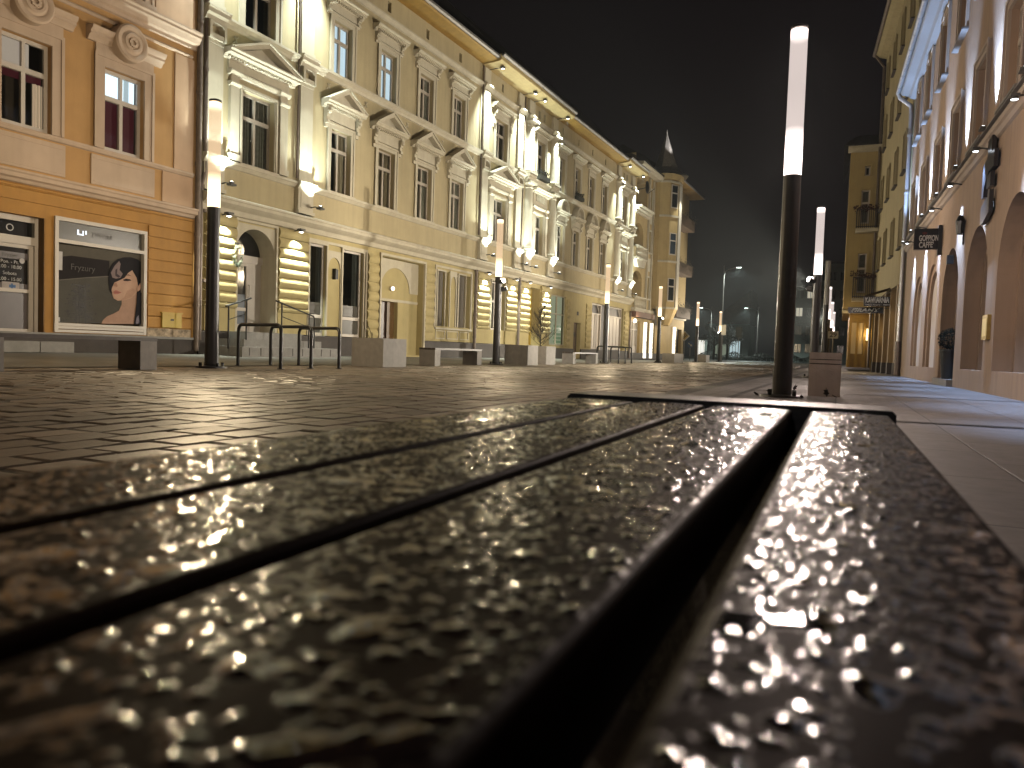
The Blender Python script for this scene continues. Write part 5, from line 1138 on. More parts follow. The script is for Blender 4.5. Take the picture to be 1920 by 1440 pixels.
def paving():
    M = bpy.data.materials.new('granite_paving_stones'); M.use_nodes = True; nt = M.node_tree; b = nt.nodes['Principled BSDF']; L = nt.links
    g = nt.nodes.new('ShaderNodeNewGeometry'); tc = nt.nodes.new('ShaderNodeTexCoord')
    cr_ = nt.nodes.new('ShaderNodeValToRGB'); e = cr_.color_ramp.elements; e[0].color = (.085, .069, .051, 1); e[1].color = (.20, .162, .12, 1); x = e.new(.55); x.color = (.132, .106, .078, 1); L.new(g.outputs['Random Per Island'], cr_.inputs[0])
    n = nt.nodes.new('ShaderNodeTexNoise'); n.inputs['Scale'].default_value = 14; n.inputs['Detail'].default_value = 8; n.inputs['Roughness'].default_value = .72; L.new(tc.outputs['Object'], n.inputs['Vector'])
    r1 = nt.nodes.new('ShaderNodeMapRange'); r1.inputs[1].default_value = .25; r1.inputs[2].default_value = .75; r1.inputs[3].default_value = .6; r1.inputs[4].default_value = 1.4; L.new(n.outputs['Fac'], r1.inputs[0])
    mu = nt.nodes.new('ShaderNodeVectorMath'); mu.operation = 'SCALE'; L.new(cr_.outputs[0], mu.inputs[0]); L.new(r1.outputs[0], mu.inputs['Scale']); L.new(mu.outputs[0], b.inputs['Base Color'])
    big = nt.nodes.new('ShaderNodeTexNoise'); big.inputs['Scale'].default_value = .5; big.inputs['Detail'].default_value = 4; L.new(tc.outputs['Object'], big.inputs['Vector'])
    r2 = nt.nodes.new('ShaderNodeMapRange'); r2.inputs[1].default_value = .3; r2.inputs[2].default_value = .7; r2.inputs[3].default_value = .30; r2.inputs[4].default_value = .62; L.new(big.outputs['Fac'], r2.inputs[0]); L.new(r2.outputs[0], b.inputs['Roughness'])
    fine = nt.nodes.new('ShaderNodeTexNoise'); fine.inputs['Scale'].default_value = 55; fine.inputs['Detail'].default_value = 6; L.new(tc.outputs['Object'], fine.inputs['Vector'])
    bp = nt.nodes.new('ShaderNodeBump'); bp.inputs['Strength'].default_value = .5; bp.inputs['Distance'].default_value = .006; L.new(fine.outputs['Fac'], bp.inputs['Height']); L.new(bp.outputs[0], b.inputs['Normal']); b.inputs['Specular IOR Level'].default_value = .5
    rr = random.Random(21); v = []; f = []; x0, x1 = -11.28, -2.2; rw = .252; n_r = int((x1-x0)/rw); rw = (x1-x0)/n_r
    for i in range(n_r):
        y = -8-rr.random()*.3; xa = x0+i*rw
        while y < 98:
            l = rr.uniform(.30, .46)*(1 if y < 40 else 1.8); gp = .008+rr.random()*.005; h = rr.gauss(0, .0022)-.004; tx, ty = rr.gauss(0, .010), rr.gauss(0, .009); bz = .010; k = len(v)
            c = [(xa+gp, y+gp), (xa+rw-gp, y+gp), (xa+rw-gp, y+l-gp), (xa+gp, y+l-gp)]; c = [(p+rr.gauss(0, .003), q+rr.gauss(0, .004)) for p, q in c]; cx, cyy = xa+rw/2, y+l/2
            for p, q in c: v.append((p, q, -.03))
            for p, q in c: v.append((p, q, h-.007+(p-cx)*tx+(q-cyy)*ty))
            for p, q in c:
                p2, q2 = p+(cx-p)*.10, q+(cyy-q)*.07; v.append((p2, q2, h+(p2-cx)*tx+(q2-cyy)*ty))
            for a in range(4):
                b_ = (a+1) % 4; f += [(k+a, k+b_, k+4+b_, k+4+a), (k+4+a, k+4+b_, k+8+b_, k+8+a)]
            f.append((k+8, k+9, k+10, k+11)); y += l
    me = bpy.data.meshes.new('street_paving'); me.from_pydata(v, [], f); me.materials.append(M); me.update(); tag(put('street_paving', me), kind='structure')
paving()
sheet('paving_joints', [(-11.3,-25,-.010),(-2.2,-25,-.010),(-2.2,98,-.010),(-11.3,98,-.010)], mat('dark_joint_sand', (.04, .033, .026), .8, .3, 20))
sheet('right_sidewalk', [(-2.2,-25,0),(3.4,-25,.02),(3.4,98,.02),(-2.2,98,0)], M_SLAB)
mb = MB(); mb.poly([(-13.2,-25,.05),(-11.3,-25,0),(-11.3,98,0),(-13.2,98,.05)]); mb.poly([(-18.5,-25,.16),(-13.2,-25,.05),(-13.2,98,.05),(-18.5,98,.16)]); tag(mb.build('left_sidewalk', M_SLABL), kind='structure')
def strip(name, x0, x1, y0, y1, z=.004): sheet(name, [(x0,y0,z),(x1,y0,z),(x1,y1,z),(x0,y1,z)], M_STRIP)
strip('drain_strip', -2.18, -1.86, -20, 97); strip('edge_strip', -1.30, -1.20, -20, 97); strip('left_gutter_strip', -11.5, -11.28, -20, 97, .006)
for i, Y in enumerate((2.1, 7.25, 12.55, 17.7, 22.9, 28.1)):
    sheet('cross_strip', [(-1.19,Y,.0085+.004),(2.7,Y,.0235),(2.7,Y+.13,.0235),(-1.19,Y+.13,.0085+.004)], M_STRIP)
sheet('far_road', [(-120,98,.0),(120,98,.0),(120,108,.0),(-120,108,.0)], gm)
sheet('far_pavement', [(-120,108,.05),(120,108,.05),(120,113,.05),(-120,113,.05)], mat('pale_far_pavement', (.30, .30, .28), .7, .15, .5))

# ------------------------------------------------------------------ lamp posts
TUBE_L = lamp_tube_mat('warm_lit_acrylic', (1., .70, .42), 4.2, .92, 2.96, 4.86)
TUBE_R = lamp_tube_mat('white_lit_acrylic', (1., .85, .79), 4.2, .84, 2.96, 4.86)
TUBE_OFF = mat('unlit_acrylic', (.36, .34, .32), .3, .05, 3)
def lamp_post(x, y, label, tube, lit=True, proj=None, k=None):
    k = k if k is not None else (1. if tube is TUBE_L else .6)
    t = thing('lamp_post', label, 'lamp post', (x, y, 0), R(rnd.uniform(0, 90)), 'glowing tube lamp posts along the street')
    mb = MB(); mb.lathe(0, 0, [(.124, .0), (.124, .35), (.120, .5), (.114, 2.4), (.112, 2.95), (.02, 2.955)], 24); mb.build('pole', M_POLE, t, smooth=True)
    mb = MB(); mb.lathe(0, 0, [(.001, .045), (.12, .045), (.27, .03), (.28, .0)], 24); mb.build('base_flange', M_POLE, t, smooth=True)
    for i in range(4):
        a = math.pi/4+i*math.pi/2; mb = MB(); mb.tube([(.22*math.cos(a), .22*math.sin(a), .02), (.22*math.cos(a), .22*math.sin(a), .10)], .028, 8); mb.build('anchor_bolt', M_BLACK, t)
    mb = MB(); mb.lathe(0, 0, [(.112, 2.957), (.113, 3.2), (.110, 3.6), (.108, 4.80), (.108, 4.85), (.08, 4.862), (.001, 4.863)], 28); tb = mb.build('light_tube', tube, t, smooth=True)
    mb = MB(); mb.lathe(0, 0, [(.110, 4.865), (.110, 4.895), (.09, 4.905), (.001, 4.905)], 24); mb.build('cap', M_POLE, t, smooth=True)
    if lit:
        light('POINT', 'tube_lamp_light', (0, 0, 3.12), None, 380*k, WARM if tube is TUBE_L else (1., .80, .69), t, size=.06)
        light('POINT', 'tube_lamp_light', (0, 0, 4.15), None, 230*k, WARM if tube is TUBE_L else (1., .80, .69), t, size=.07)
    if proj:
        inv = Matrix.Rotation(-t.rotation_euler.z, 4, 'Z')
        for i, (tx, ty, tz, pw, ang) in enumerate(proj):
            z = 2.80-.24*i; d = Vector((tx-x, ty-y, tz-z)).normalized(); dl = inv @ d
            c = Vector((0, 0, z))+Vector((dl.x, dl.y, 0)).normalized()*.20
            mb = MB(); mb.tube([tuple(c-dl*.1), tuple(c+dl*.09)], .085, 14); mb.tube([(0, 0, z), tuple(c)], .03, 8); f = mb.build('projector', M_POLE, t)
            a = dl.orthogonal().normalized(); b = dl.cross(a); ml = MB(); p0 = c+dl*.096
            ml.poly([tuple(p0+(a*math.cos(q*math.pi/6)+b*math.sin(q*math.pi/6))*.075) for q in range(12)]); ml.build('projector_lens', M_LENS, f)
            o = light('SPOT', 'projector_light', tuple(c+dl*.13), tuple(c+dl*3), pw, (1., .90, .74), t, ang, .55, .05)
    return t
LX, RX = -10.62, -.66
FL = 9800
lamp_post(-10.69, 10.72, 'lamp post with glowing tube right beside the bicycle hoops, nearest of the left row', TUBE_L, k=1.7)
lamp_post(LX, 23.3, 'lamp post with two lit projectors under its tube, near the planter with the shrub', TUBE_L, proj=[(2.2, 16, 4.2, 700, 75), (2.0, 29, 6.5, 1700, 80)])
lamp_post(LX, 36.3, 'lamp post with glowing tube in front of the white shop shutters', TUBE_L)
lamp_post(LX, 48.3, 'lamp post with lit projectors in front of the corner house with the tower', TUBE_L, proj=[(1.0, 40, 7.5, 2400, 70)])
lamp_post(LX, 62.4, 'lamp post with glowing tube just beyond the corner house edge', TUBE_L)
lamp_post(LX, 75.2, 'smallest lamp post of the left row, beside the tall curved street light', TUBE_L, proj=[(-13.5, 68, 7, 1500, 80)])  # projector added here to brighten the corner house's balcony front
lamp_post(LX, -1.9, 'lamp post of the left row standing behind the viewpoint', TUBE_L, k=.7)
lamp_post(RX, -1.9, 'lamp post of the right row standing just behind the wet bench', TUBE_R, k=.2)
lamp_post(-.68, 10.8, 'nearest and tallest lamp post, right behind the wet bench', TUBE_R, k=1.9)
lamp_post(RX, 23.5, 'lamp post right behind the nearest one, with lit projectors under its tube', TUBE_R, proj=[(-16.3, 12.5, 6.0, 3300, 80), (-15.6, 31, 6.5, 3800, 90)])
lamp_post(RX+.05, 36.2, 'lamp post with a dark unlit tube in the right row', TUBE_OFF, lit=False)
lamp_post(RX, 48.9, 'third glowing lamp post of the right row, with small lit projectors', TUBE_R, proj=[(-15.4, 25, 7, FL, 62), (-14.2, 52, 7.5, 3400, 80)])
lamp_post(RX+.05, 61.6, 'fourth glowing lamp post of the right row, far away', TUBE_R)
lamp_post(RX+.1, 74.3, 'farthest glowing lamp post of the right row, by the white number board', TUBE_R, proj=[(-13.6, 62, 7.5, 3800, 70)])

# ------------------------------------------------------------------ wet bench in the foreground
def gnoise(rng, ny, nx, sy, sx):
    f = np.fft.rfft2(rng.standard_normal((ny, nx)))
    ky = np.fft.fftfreq(ny)[:, None]; kx = np.fft.rfftfreq(nx)[None, :]
    f *= np.exp(-2*(math.pi**2)*((ky*sy)**2+(kx*sx)**2)); a = np.fft.irfft2(f, (ny, nx)); return a/a.std()
def wet_wood():
    M = bpy.data.materials.new('wet_bench_wood'); M.use_nodes = True; nt = M.node_tree; b = nt.nodes['Principled BSDF']; L = nt.links
    at = nt.nodes.new('ShaderNodeAttribute'); at.attribute_name = 'wet'
    tc = nt.nodes.new('ShaderNodeTexCoord'); mp = nt.nodes.new('ShaderNodeMapping'); mp.inputs['Scale'].default_value = (60, 2.5, 60); L.new(tc.outputs['Object'], mp.inputs[0])
    n = nt.nodes.new('ShaderNodeTexNoise'); n.inputs['Scale'].default_value = 1.; n.inputs['Detail'].default_value = 6; n.inputs['Distortion'].default_value = .6; L.new(mp.outputs[0], n.inputs['Vector'])
    cr_ = nt.nodes.new('ShaderNodeValToRGB'); e = cr_.color_ramp.elements; e[0].position = .3; e[0].color = (.006, .0036, .0025, 1); e[1].position = .72; e[1].color = (.016, .009, .006, 1)
    L.new(n.outputs['Fac'], cr_.inputs[0]); L.new(cr_.outputs[0], b.inputs['Base Color'])
    r = nt.nodes.new('ShaderNodeMapRange'); r.inputs[3].default_value = .50; r.inputs[4].default_value = .036; L.new(at.outputs['Fac'], r.inputs[0]); L.new(r.outputs[0], b.inputs['Roughness'])
    sp = nt.nodes.new('ShaderNodeMapRange'); sp.inputs[3].default_value = .4; sp.inputs[4].default_value = .75; L.new(at.outputs['Fac'], sp.inputs[0]); L.new(sp.outputs[0], b.inputs['Specular IOR Level']); io = nt.nodes.new('ShaderNodeMapRange'); io.inputs[3].default_value = 1.08; io.inputs[4].default_value = 1.65; L.new(at.outputs['Fac'], io.inputs[0]); L.new(io.outputs[0], b.inputs['IOR'])
    bp = nt.nodes.new('ShaderNodeBump'); bp.inputs['Strength'].default_value = .15; bp.inputs['Distance'].default_value = .002; L.new(n.outputs['Fac'], bp.inputs['Height']); L.new(bp.outputs[0], b.inputs['Normal'])
    return M
M_WET = wet_wood()
def plank(parent, x0, x1, y0, y1, ztop, seed):
    rng = np.random.default_rng(seed)
    dx = .0011; nx = int((x1-x0-.002)/dx); ys = np.concatenate([np.arange(y0, .09, .006), np.arange(.09, y1-.001, .0012), [y1-.0012]])
    ny = len(ys); nf = int(np.sum(ys >= .09))
    xs = np.linspace(x0+.001, x1-.001, nx)
    big = gnoise(rng, nf, nx, 16, 16); f1 = gnoise(rng, nf, nx, 3.4, 3.4); f2 = gnoise(rng, nf, nx, 1.7, 1.7); f0 = gnoise(rng, nf, nx, 6, 6); f3 = gnoise(rng, nf, nx, 1.25, 1.25)
    wx = gnoise(rng, nf, nx, 2.2, 2.2)*.0006; wy = gnoise(rng, nf, nx, 2.2, 2.2)*.0006
    yf = ys[ny-nf:]; GX = np.broadcast_to(xs[None, :], (nf, nx)); GY = np.broadcast_to(yf[:, None], (nf, nx))
    def drops(f, t, amp, cap):
        q = np.clip(f-t, 0, None); return amp*q/(q+cap)
    h = drops(.9*f0+.5*big, 1.6, .0012, .9)                      # larger puddles
    area = (x1-x0)*(y1-.09)
    for dens, rlo, rhi, asp in ((1300, .0030, .0055, (.10, .2)), (5500, .0018, .0033, (.10, .22)), (5000, .0022, .0036, (.22, .38)), (5000, .0015, .0026, (.18, .42)), (9000, .0009, .0017, (.16, .40))):
        for _ in range(int(area*dens)):
            px, py = rng.uniform(x0, x1), rng.uniform(.09, y1); r = rng.uniform(rlo, rhi); a = r*rng.uniform(*asp)
            i0 = int((py-r*1.5-yf[0])/.0012); i1 = int((py+r*1.5-yf[0])/.0012)+2; j0 = int((px-r*1.5-xs[0])/dx); j1 = int((px+r*1.5-xs[0])/dx)+2
            i0, j0 = max(i0, 0), max(j0, 0)
            if i1 <= i0 or j1 <= j0: continue
            sl = (slice(i0, i1), slice(j0, j1)); e1 = rng.uniform(.75, 1.25)
            q = ((GX[sl]-px+wx[sl])*e1)**2+((GY[sl]-py+wy[sl])/e1)**2
            np.maximum(h[sl], a*np.clip(1-q/(r*r), 0, 1), out=h[sl])
    wet = np.clip(h/.00006, 0, 1)
    # keep a dry margin along the edges where the water has run off
    ex = np.minimum(xs-x0, x1-xs); k = np.clip((ex-.004)/.006, 0, 1)[None, :]; h = h*k; wet = wet*k
    sm = lambda a: (a+np.roll(a, 1, 0)+np.roll(a, -1, 0)+np.roll(a, 1, 1)+np.roll(a, -1, 1))/5
    h = sm(h)
    H = np.zeros((ny, nx)); W = np.zeros((ny, nx)); H[ny-nf:] = h; W[ny-nf:] = wet
    r = .006; rd = np.where(ex < r, r-np.sqrt(np.clip(r*r-(r-ex)**2, 0, None)), 0)[None, :]
    ey = np.minimum(y1-ys, 1)[:, None]; re = np.where(ey < r, r-np.sqrt(np.clip(r*r-(r-ey)**2, 0, None)), 0)
    crown = .0012*np.sin(math.pi*(xs-x0)/(x1-x0))[None, :]
    Z = ztop-rd-re+H+crown-.0012
    X = np.broadcast_to(xs[None, :], (ny, nx)); Yg = np.broadcast_to(ys[:, None], (ny, nx))
    # skirt columns left/right and a row at the far end
    def addcol(A, a, b): return np.concatenate([np.full((ny, 1), a), A, np.full((ny, 1), b)], 1)
    X = addcol(X, x0, x1); Yg = np.concatenate([Yg[:, :1], Yg, Yg[:, -1:]], 1); Z = addcol(Z, ztop-.042, ztop-.042); W = addcol(W, 0, 0); c = nx+2
    X = np.concatenate([X, X[-1:]]); Yg = np.concatenate([Yg, np.full((1, c), y1)]); Z = np.concatenate([Z, np.full((1, c), ztop-.042)]); W = np.concatenate([W, np.zeros((1, c))]); rws = ny+1
    co = np.stack([X, Yg, Z], -1).reshape(-1, 3).astype(np.float32)
    i = np.arange(rws*c).reshape(rws, c); q = np.stack([i[:-1, :-1], i[:-1, 1:], i[1:, 1:], i[1:, :-1]], -1).reshape(-1).astype(np.int32); nq = len(q)//4
    me = bpy.data.meshes.new('plank'); me.vertices.add(len(co)); me.vertices.foreach_set('co', co.ravel()); me.loops.add(len(q)); me.loops.foreach_set('vertex_index', q)
    me.polygons.add(nq); me.polygons.foreach_set('loop_start', np.arange(0, nq*4, 4, dtype=np.int32)); me.polygons.foreach_set('loop_total', np.full(nq, 4, np.int32)); me.polygons.foreach_set('use_smooth', np.ones(nq, bool))
    a = me.attributes.new('wet', 'FLOAT', 'POINT'); a.data.foreach_set('value', W.reshape(-1).astype(np.float32)); me.materials.append(M_WET); me.update(calc_edges=True); me.validate()
    return put('plank', me, parent)
def near_bench():
    t = thing('street_bench', 'wet dark wooden bench covered in raindrops, filling the foreground', 'bench', (-.18, .4, 0), 0)
    off = Vector((.18, -.4, 0))
    for k, (a, b, e) in enumerate(((-.437, -.317, 1.272), (-.309, -.199, 1.28), (-.189, -.063, 1.286), (-.038, .077, 1.283))):
        p = plank(t, a, b, -.5, e, .44, 11+k); p.location = off
    bar = mat('dark_blue_grey_steel', (.034, .042, .052), .45, .2, 12, .2, 60)
    for y0, y1 in ((1.296, 1.43), (-.65, -.512)):
        mb = MB(); c = .006
        prof = [(-.447, .37), (.086, .37), (.086, .439), (.080, .445), (-.441, .445), (-.447, .439)]
        mb.prism(prof, -y1, -y0); mb.v = [(p[0], p[1], p[2]) for p in mb.v]; o = mb.build('end_cap', bar, t); o.location = off
    for a_, b_ in ((-.40, -.34), (-.03, .03)):
        mb = MB(); mb.box(a_, b_, -.512, 1.296, .372, .396); o = mb.build('bearer', bar, t); o.location = off
    for y0 in (1.06, -.64):
        mb = MB(); mb.box(-.42, .06, y0, y0+.36, 0, .369); o = mb.build('leg', M_CONC, t); o.location = off
near_bench()

# ------------------------------------------------------------------ street furniture
def far_bench(x, y0, y1, label, z0=0., h=.50):
    t = thing('street_bench', label, 'bench', (x, (y0+y1)/2, z0), 0, 'concrete legged benches along the left pavement'); l = (y1-y0)/2
    mb = MB()
    for i in range(4): mb.box(-.26+i*.132, -.26+i*.132+.12, -l, l, h-.055, h)
    mb.build('seat', mat('damp_grey_bench_wood', (.09, .07, .055), .4, .25, 6, .2, 40), t)
    for s in (-1, 1):
        mb = MB(); mb.box(-.25, .25, s*(l-.16)-.16, s*(l-.16)+.16, 0, h-.058); mb.build('leg', M_CONC, t)
    return t
far_bench(-10.5, 6.3, 9.1, 'long concrete-legged bench in front of the orange house shop window', 0, .52)
far_bench(-10.55, 18.5, 21.5, 'concrete-legged bench between the wide planter and the projector lamp post')
far_bench(-10.6, 30.6, 34.2, 'smallest concrete-legged bench, beyond the planter with the bare shrub')
def hoop(p, q, label, h=.85, group='bicycle hoops on the left pavement'):
    p, q = Vector((*p, 0)), Vector((*q, 0)); c = (p+q)/2; d = (q-p)/2; L_ = d.length; d.normalize(); r = .13
    t = thing('bicycle_hoop', label, 'bicycle rack', c, math.atan2(d.y, d.x), group)
    pts = [(-L_, 0, 0), (-L_, 0, h-r)]+[(-L_+r-r*math.cos(a), 0, h-r+r*math.sin(a)) for a in (R(22), R(45), R(68), R(90))]+[(L_-r+r*math.sin(a), 0, h-r+r*math.cos(a)) for a in (0, R(22), R(45), R(68), R(90))]+[(L_, 0, 0)]
    mb = MB(); mb.tube(pts, .034, 12); mb.build('bent_tube', M_BLACK, t, smooth=True)
    for s in (-1, 1):
        mb = MB(); mb.tube([(s*L_, 0, 0), (s*L_, 0, .012)], .07, 12); mb.build('foot_plate', M_BLACK, t)
hoop((-11.36, 12.11), (-9.85, 11.63), 'black bicycle hoop nearest the first lamp post'); hoop((-11.48, 13.22), (-9.88, 12.58), 'black bicycle hoop in the middle of the near set of three'); hoop((-11.36, 14.02), (-9.71, 13.29), 'black bicycle hoop of the near set closest to the wide planter')
for i, (y, nm) in enumerate(((37.3, 'left'), (38.6, 'middle'), (39.9, 'right'))):
    hoop((-11.5, y+.5), (-10.2, y), 'small distant bicycle hoop, %s one of the far set before the white shutters' % nm)
def planter(x0, x1, y0, y1, h, label, soil=True):
    t = thing('concrete_planter', label, 'planter', ((x0+x1)/2, (y0+y1)/2, 0), 0, 'grey concrete planters on the left pavement'); a, b = (x1-x0)/2, (y1-y0)/2
    mb = MB(); w_ = .07
    for q in ((-a, a, -b, -b+w_), (-a, a, b-w_, b), (-a, -a+w_, -b+w_, b-w_), (a-w_, a, -b+w_, b-w_)): mb.box(*q, 0.0, h)
    mb.build('box', M_CONC, t)
    mb = MB(); mb.box(-a+w_, a-w_, -b+w_, b-w_, h-.2, h-.08); mb.build('soil', mat('dark_soil', (.03, .022, .016), .95, .5, 12, .8, 40), t)
    return t
planter(-10.85, -9.95, 15.35, 16.4, .69, 'wide concrete planter box next to the bicycle hoops, in front of the gateway')
planter(-10.62, -9.75, 24.0, 24.95, .69, 'concrete planter half hidden behind the projector lamp post')
p3 = planter(-10.85, -9.95, 26.3, 27.3, .69, 'concrete planter holding the bare shrub')
planter(-10.8, -10.0, 50.4, 53.6, .62, 'long concrete planter in front of the corner house shop')
planter(-10.9, -10.1, 64.2, 66.0, .62, 'far concrete planter beyond the corner house')
def bare_shrub(x, y, z, h, label, seed=2):
    t = thing('bare_shrub', label, 'shrub', (x, y, z), 0); rr = random.Random(seed); mb = MB(); tw = MB()
    mb.tube([(0,0,-.1), (.02,.0,h*.3), (-.01,.01,h*.65), (.01,0,h)], [.024, .018, .010, .003], 7)
    def br(p, d, l, r, lev):
        pts = [p]; 
        for i in range(4): d = (d+Vector((rr.gauss(0,.14), rr.gauss(0,.14), rr.gauss(.10,.08)))).normalized(); pts.append(pts[-1]+d*l/4)
        (mb if lev == 0 else tw).tube(pts, [r*(1-.2*i) for i in range(5)], 4, cap=False)
        if lev < 2:
            for i in range(5 if lev == 0 else 3):
                k = rr.randint(1, 4); dd = (d+Vector((rr.gauss(0,.6), rr.gauss(0,.6), rr.gauss(.2,.3)))).normalized(); br(pts[k], dd, l*rr.uniform(.35, .6), r*.55, lev+1)
    for i in range(46):
        f = .04+.88*i/46; a = rr.random()*6.28; L_ = h*.36*(1-f*.75)+.05; br(Vector((0,0,h*f)), Vector((math.cos(a), math.sin(a), .55)).normalized(), L_, .012, 0)
    bk = mat('dark_twig_bark', (.035, .028, .02), .8, .3, 20); mb.build('trunk', bk, t); tw.build('twigs', bk, t)
bare_shrub(-10.4, 26.8, .6, 1.62, 'bare leafless shrub growing in a concrete planter')
def dry_twig():
    t = thing('dry_twig', 'thin dry twigs standing in the wide planter box', 'plant', (-10.55, 15.7, .6), 0); mb = MB(); rr = random.Random(9)
    for i in range(5): a = Vector((rr.uniform(-.1, .1), rr.uniform(-.1, .1), 0)); b_ = a+Vector((rr.uniform(-.15, .1), rr.uniform(-.1, .1), rr.uniform(.2, .5))); mb.tube([a, (a+b_)/2+Vector((.02, 0, 0)), b_], .006, 5)
    mb.build('stem', mat('dark_twig_bark', (.035, .028, .02)), t)
dry_twig()
def litter_bin():
    t = thing('litter_bin', 'square beige concrete litter bin with two grooves, behind the bench beside the nearest lamp post', 'litter bin', (-.17, 11.72, 0), R(1)); c = mat('beige_concrete', (.66, .56, .48), .75, .12, 5, .4, 60, streak=.2)
    mb = MB(); mb.box(-.21, .21, -.21, .21, 0, .46); mb.build('body', c, t); mb = MB(); mb.box(-.198, .198, -.198, .198, .46, .472); mb.box(-.198, .198, -.198, .198, .522, .532); mb.build('groove', M_PLINTH, t)
    mb = MB(); mb.box(-.21, .21, -.21, .21, .472, .522); mb.build('band', c, t); mb = MB()
    for q in ((-.21, .21, -.21, -.15), (-.21, .21, .15, .21), (-.21, -.15, -.15, .15), (.15, .21, -.15, .15)): mb.box(*q, .532, .625)
    mb.box(-.15, .15, -.15, .15, .532, .55); mb.build('rim', c, t)
litter_bin()
def leaf(x, y, s, a, label, tall=.5):
    t_ = MB(); pts = [(0,-1,0),(.35,-.5,.15),(.8,-.2,.1),(.4,.1,.25),(.5,.7,.2),(.1,.5,.3),(0,1.1,.5),(-.15,.5,.3),(-.6,.6,.15),(-.4,.1,.25),(-.75,-.3,.05),(-.3,-.5,.15)]
    M_ = Matrix.Rotation(a, 4, 'Z') @ Matrix.Rotation(tall, 4, 'X'); q = [tuple(M_ @ (Vector(p)*s)) for p in pts]; zmin = min(p[2] for p in q); q = [(p[0], p[1], p[2]-zmin) for p in q]
    for i in range(len(q)): t_.poly([(0, 0, .2*s-zmin*.3), q[i], q[(i+1) % len(q)]])
    o = t_.build('dry_leaf', mat('dark_dry_leaf', (.022, .014, .010), .7, .3, 20)); o.location = (x, y, .006); tag(o, label, 'leaf', 'dry leaves on the right pavement')
leaf(-.14, 11.44, .065, .6, 'largest dry dark leaf leaning on the litter bin front', 1.2); leaf(-.03, 11.42, .045, 2., 'small dry leaf at the litter bin corner, right of the leaning one', .3)
leaf(-1.0, 10.7, .05, 1., 'dry leaf on the slabs left of the nearest lamp post', .5); leaf(-.42, 10.62, .04, 3., 'dry leaf on the slabs right of the nearest lamp post foot', .5); leaf(-.62, 13.1, .06, 4., 'curled dry leaf behind the litter bin on its left', 1.)
def topiary():
    P0 = right_pt(20.5, -.06, .17); t = thing('topiary_pot', 'dark clipped ball bush in a tall black pot by the arch door', 'potted plant', P0, 0)
    mb = MB(); mb.lathe(0, 0, [(.001, 0), (.15, 0), (.21, .66), (.23, .66), (.23, .70), (.19, .70), (.18, .62), (.001, .62)], 20); mb.build('pot', M_BLACK, t, smooth=True)
    rr = random.Random(1); mb = MB()
    for i in range(1400):
        v = Vector((rr.gauss(0,1), rr.gauss(0,1), rr.gauss(0,1))).normalized()*rr.uniform(.17, .275); p = v+Vector((0,0,.93)); s = rr.uniform(.015, .03); a = Vector((rr.gauss(0,1), rr.gauss(0,1), rr.gauss(0,1))).normalized(); b_ = a.orthogonal().normalized()
        mb.poly([tuple(p-a*s), tuple(p+b_*s*.5), tuple(p+a*s), tuple(p-b_*s*.5)])
    mb.build('bush', mat('shaded_box_leaves', (.008, .010, .006), .9, .5, 12, spec=.05), t)  # near-black leaf colour carries the shade of the arch recess
topiary()
def wreath():
    P0 = left_pt(16.98, .14, 2.95); t = thing('wreath', 'pale green and white wreath hanging beside the arched door', 'wreath', P0, RZL); rr = random.Random(12); mats = [mat('pale_wreath_leaves', (.32, .34, .24), .7, .3, 20), mat('dark_wreath_leaves', (.06, .09, .04), .7, .3, 20)]
    for k, nm in enumerate(('pale_twigs', 'green_leaves')):
        mb = MB()
        for i in range(320 if k == 0 else 160):
            a = rr.random()*6.28 if k == 0 else rr.gauss(-1.4, .9); r = .25+rr.gauss(0, .03); p = Vector((r*.62*math.cos(a), rr.uniform(-.06, .02), r*1.05*math.sin(a))); s = rr.uniform(.015, .05); u_ = Vector((rr.gauss(0,1), rr.gauss(0,1), rr.gauss(0,1))).normalized(); v_ = u_.orthogonal().normalized()
            mb.poly([tuple(p-u_*s), tuple(p+v_*s*.35), tuple(p+u_*s), tuple(p-v_*s*.35)])
        mb.build(nm, mats[k], t)
    mb = MB(); mb.tube([(0, -.02, .25), (-.03, 0, .36), (-.12, .08, .38)], .012, 6); mb.box(-.10, .06, -.04, .02, .33, .38); mb.build('hook', M_BLACK, t)
wreath()

# ------------------------------------------------------------------ far end of the street
def tall_light(x, y, h, arm, label, power, k=1.):
    t = thing('street_light', label, 'street light', (x, y, 0), 0, 'distant street lights')
    mb = MB(); s = 1 if arm > 0 else -1; pts = [(0,0,0), (0,0,h*.6), (0,0,h-.9), (.12*s,0,h-.45), (.5*s,0,h-.2), (arm,0,h)] if abs(arm) > .2 else [(0,0,0), (0,0,h)]
    mb.tube(pts, [.10, .08, .06, .05, .045, .04][:len(pts)], 8); mb.tube([(0,0,h-.9), (0,0,h+.2)], .04, 6); mb.build('mast', M_GUTTER, t, smooth=True)
    mb = MB(); mb.box(arm-.1*s, arm+.5*s, -.14, .14, h-.02, h+.10); hd = mb.build('lamp_head', M_GUTTER, t)
    mb = MB(); mb.box(arm-.02*s, arm+.46*s, -.11, .11, h-.05, h-.022); mb.build('lit_glass', emat('lit_street_light_glass', (.86, 1., .95), 9.*k), hd)
    light('SPOT', 'street_light_lamp', (arm+.2*s, 0, h-.12), (arm+.2*s, 0, 0), power, (.86, 1., .93), t, 150, .4, .12)
tall_light(-11.85, 85, 10.2, 1.3, 'tall grey curved-arm street light beyond the last lamp post of the left row', 3000)
tall_light(-18.0, 118, 7.9, -1.4, 'distant street light with its bright head left of the tall curved mast', 3500, 1.5)
tall_light(-11.2, 118, 7.9, -1.6, 'distant street light with its head over the dark square, right of the gable', 3500, 1.5)
tall_light(-18.6, 150, 7.8, -.9, 'faintest and farthest street light head, under the dark gable', 2500)
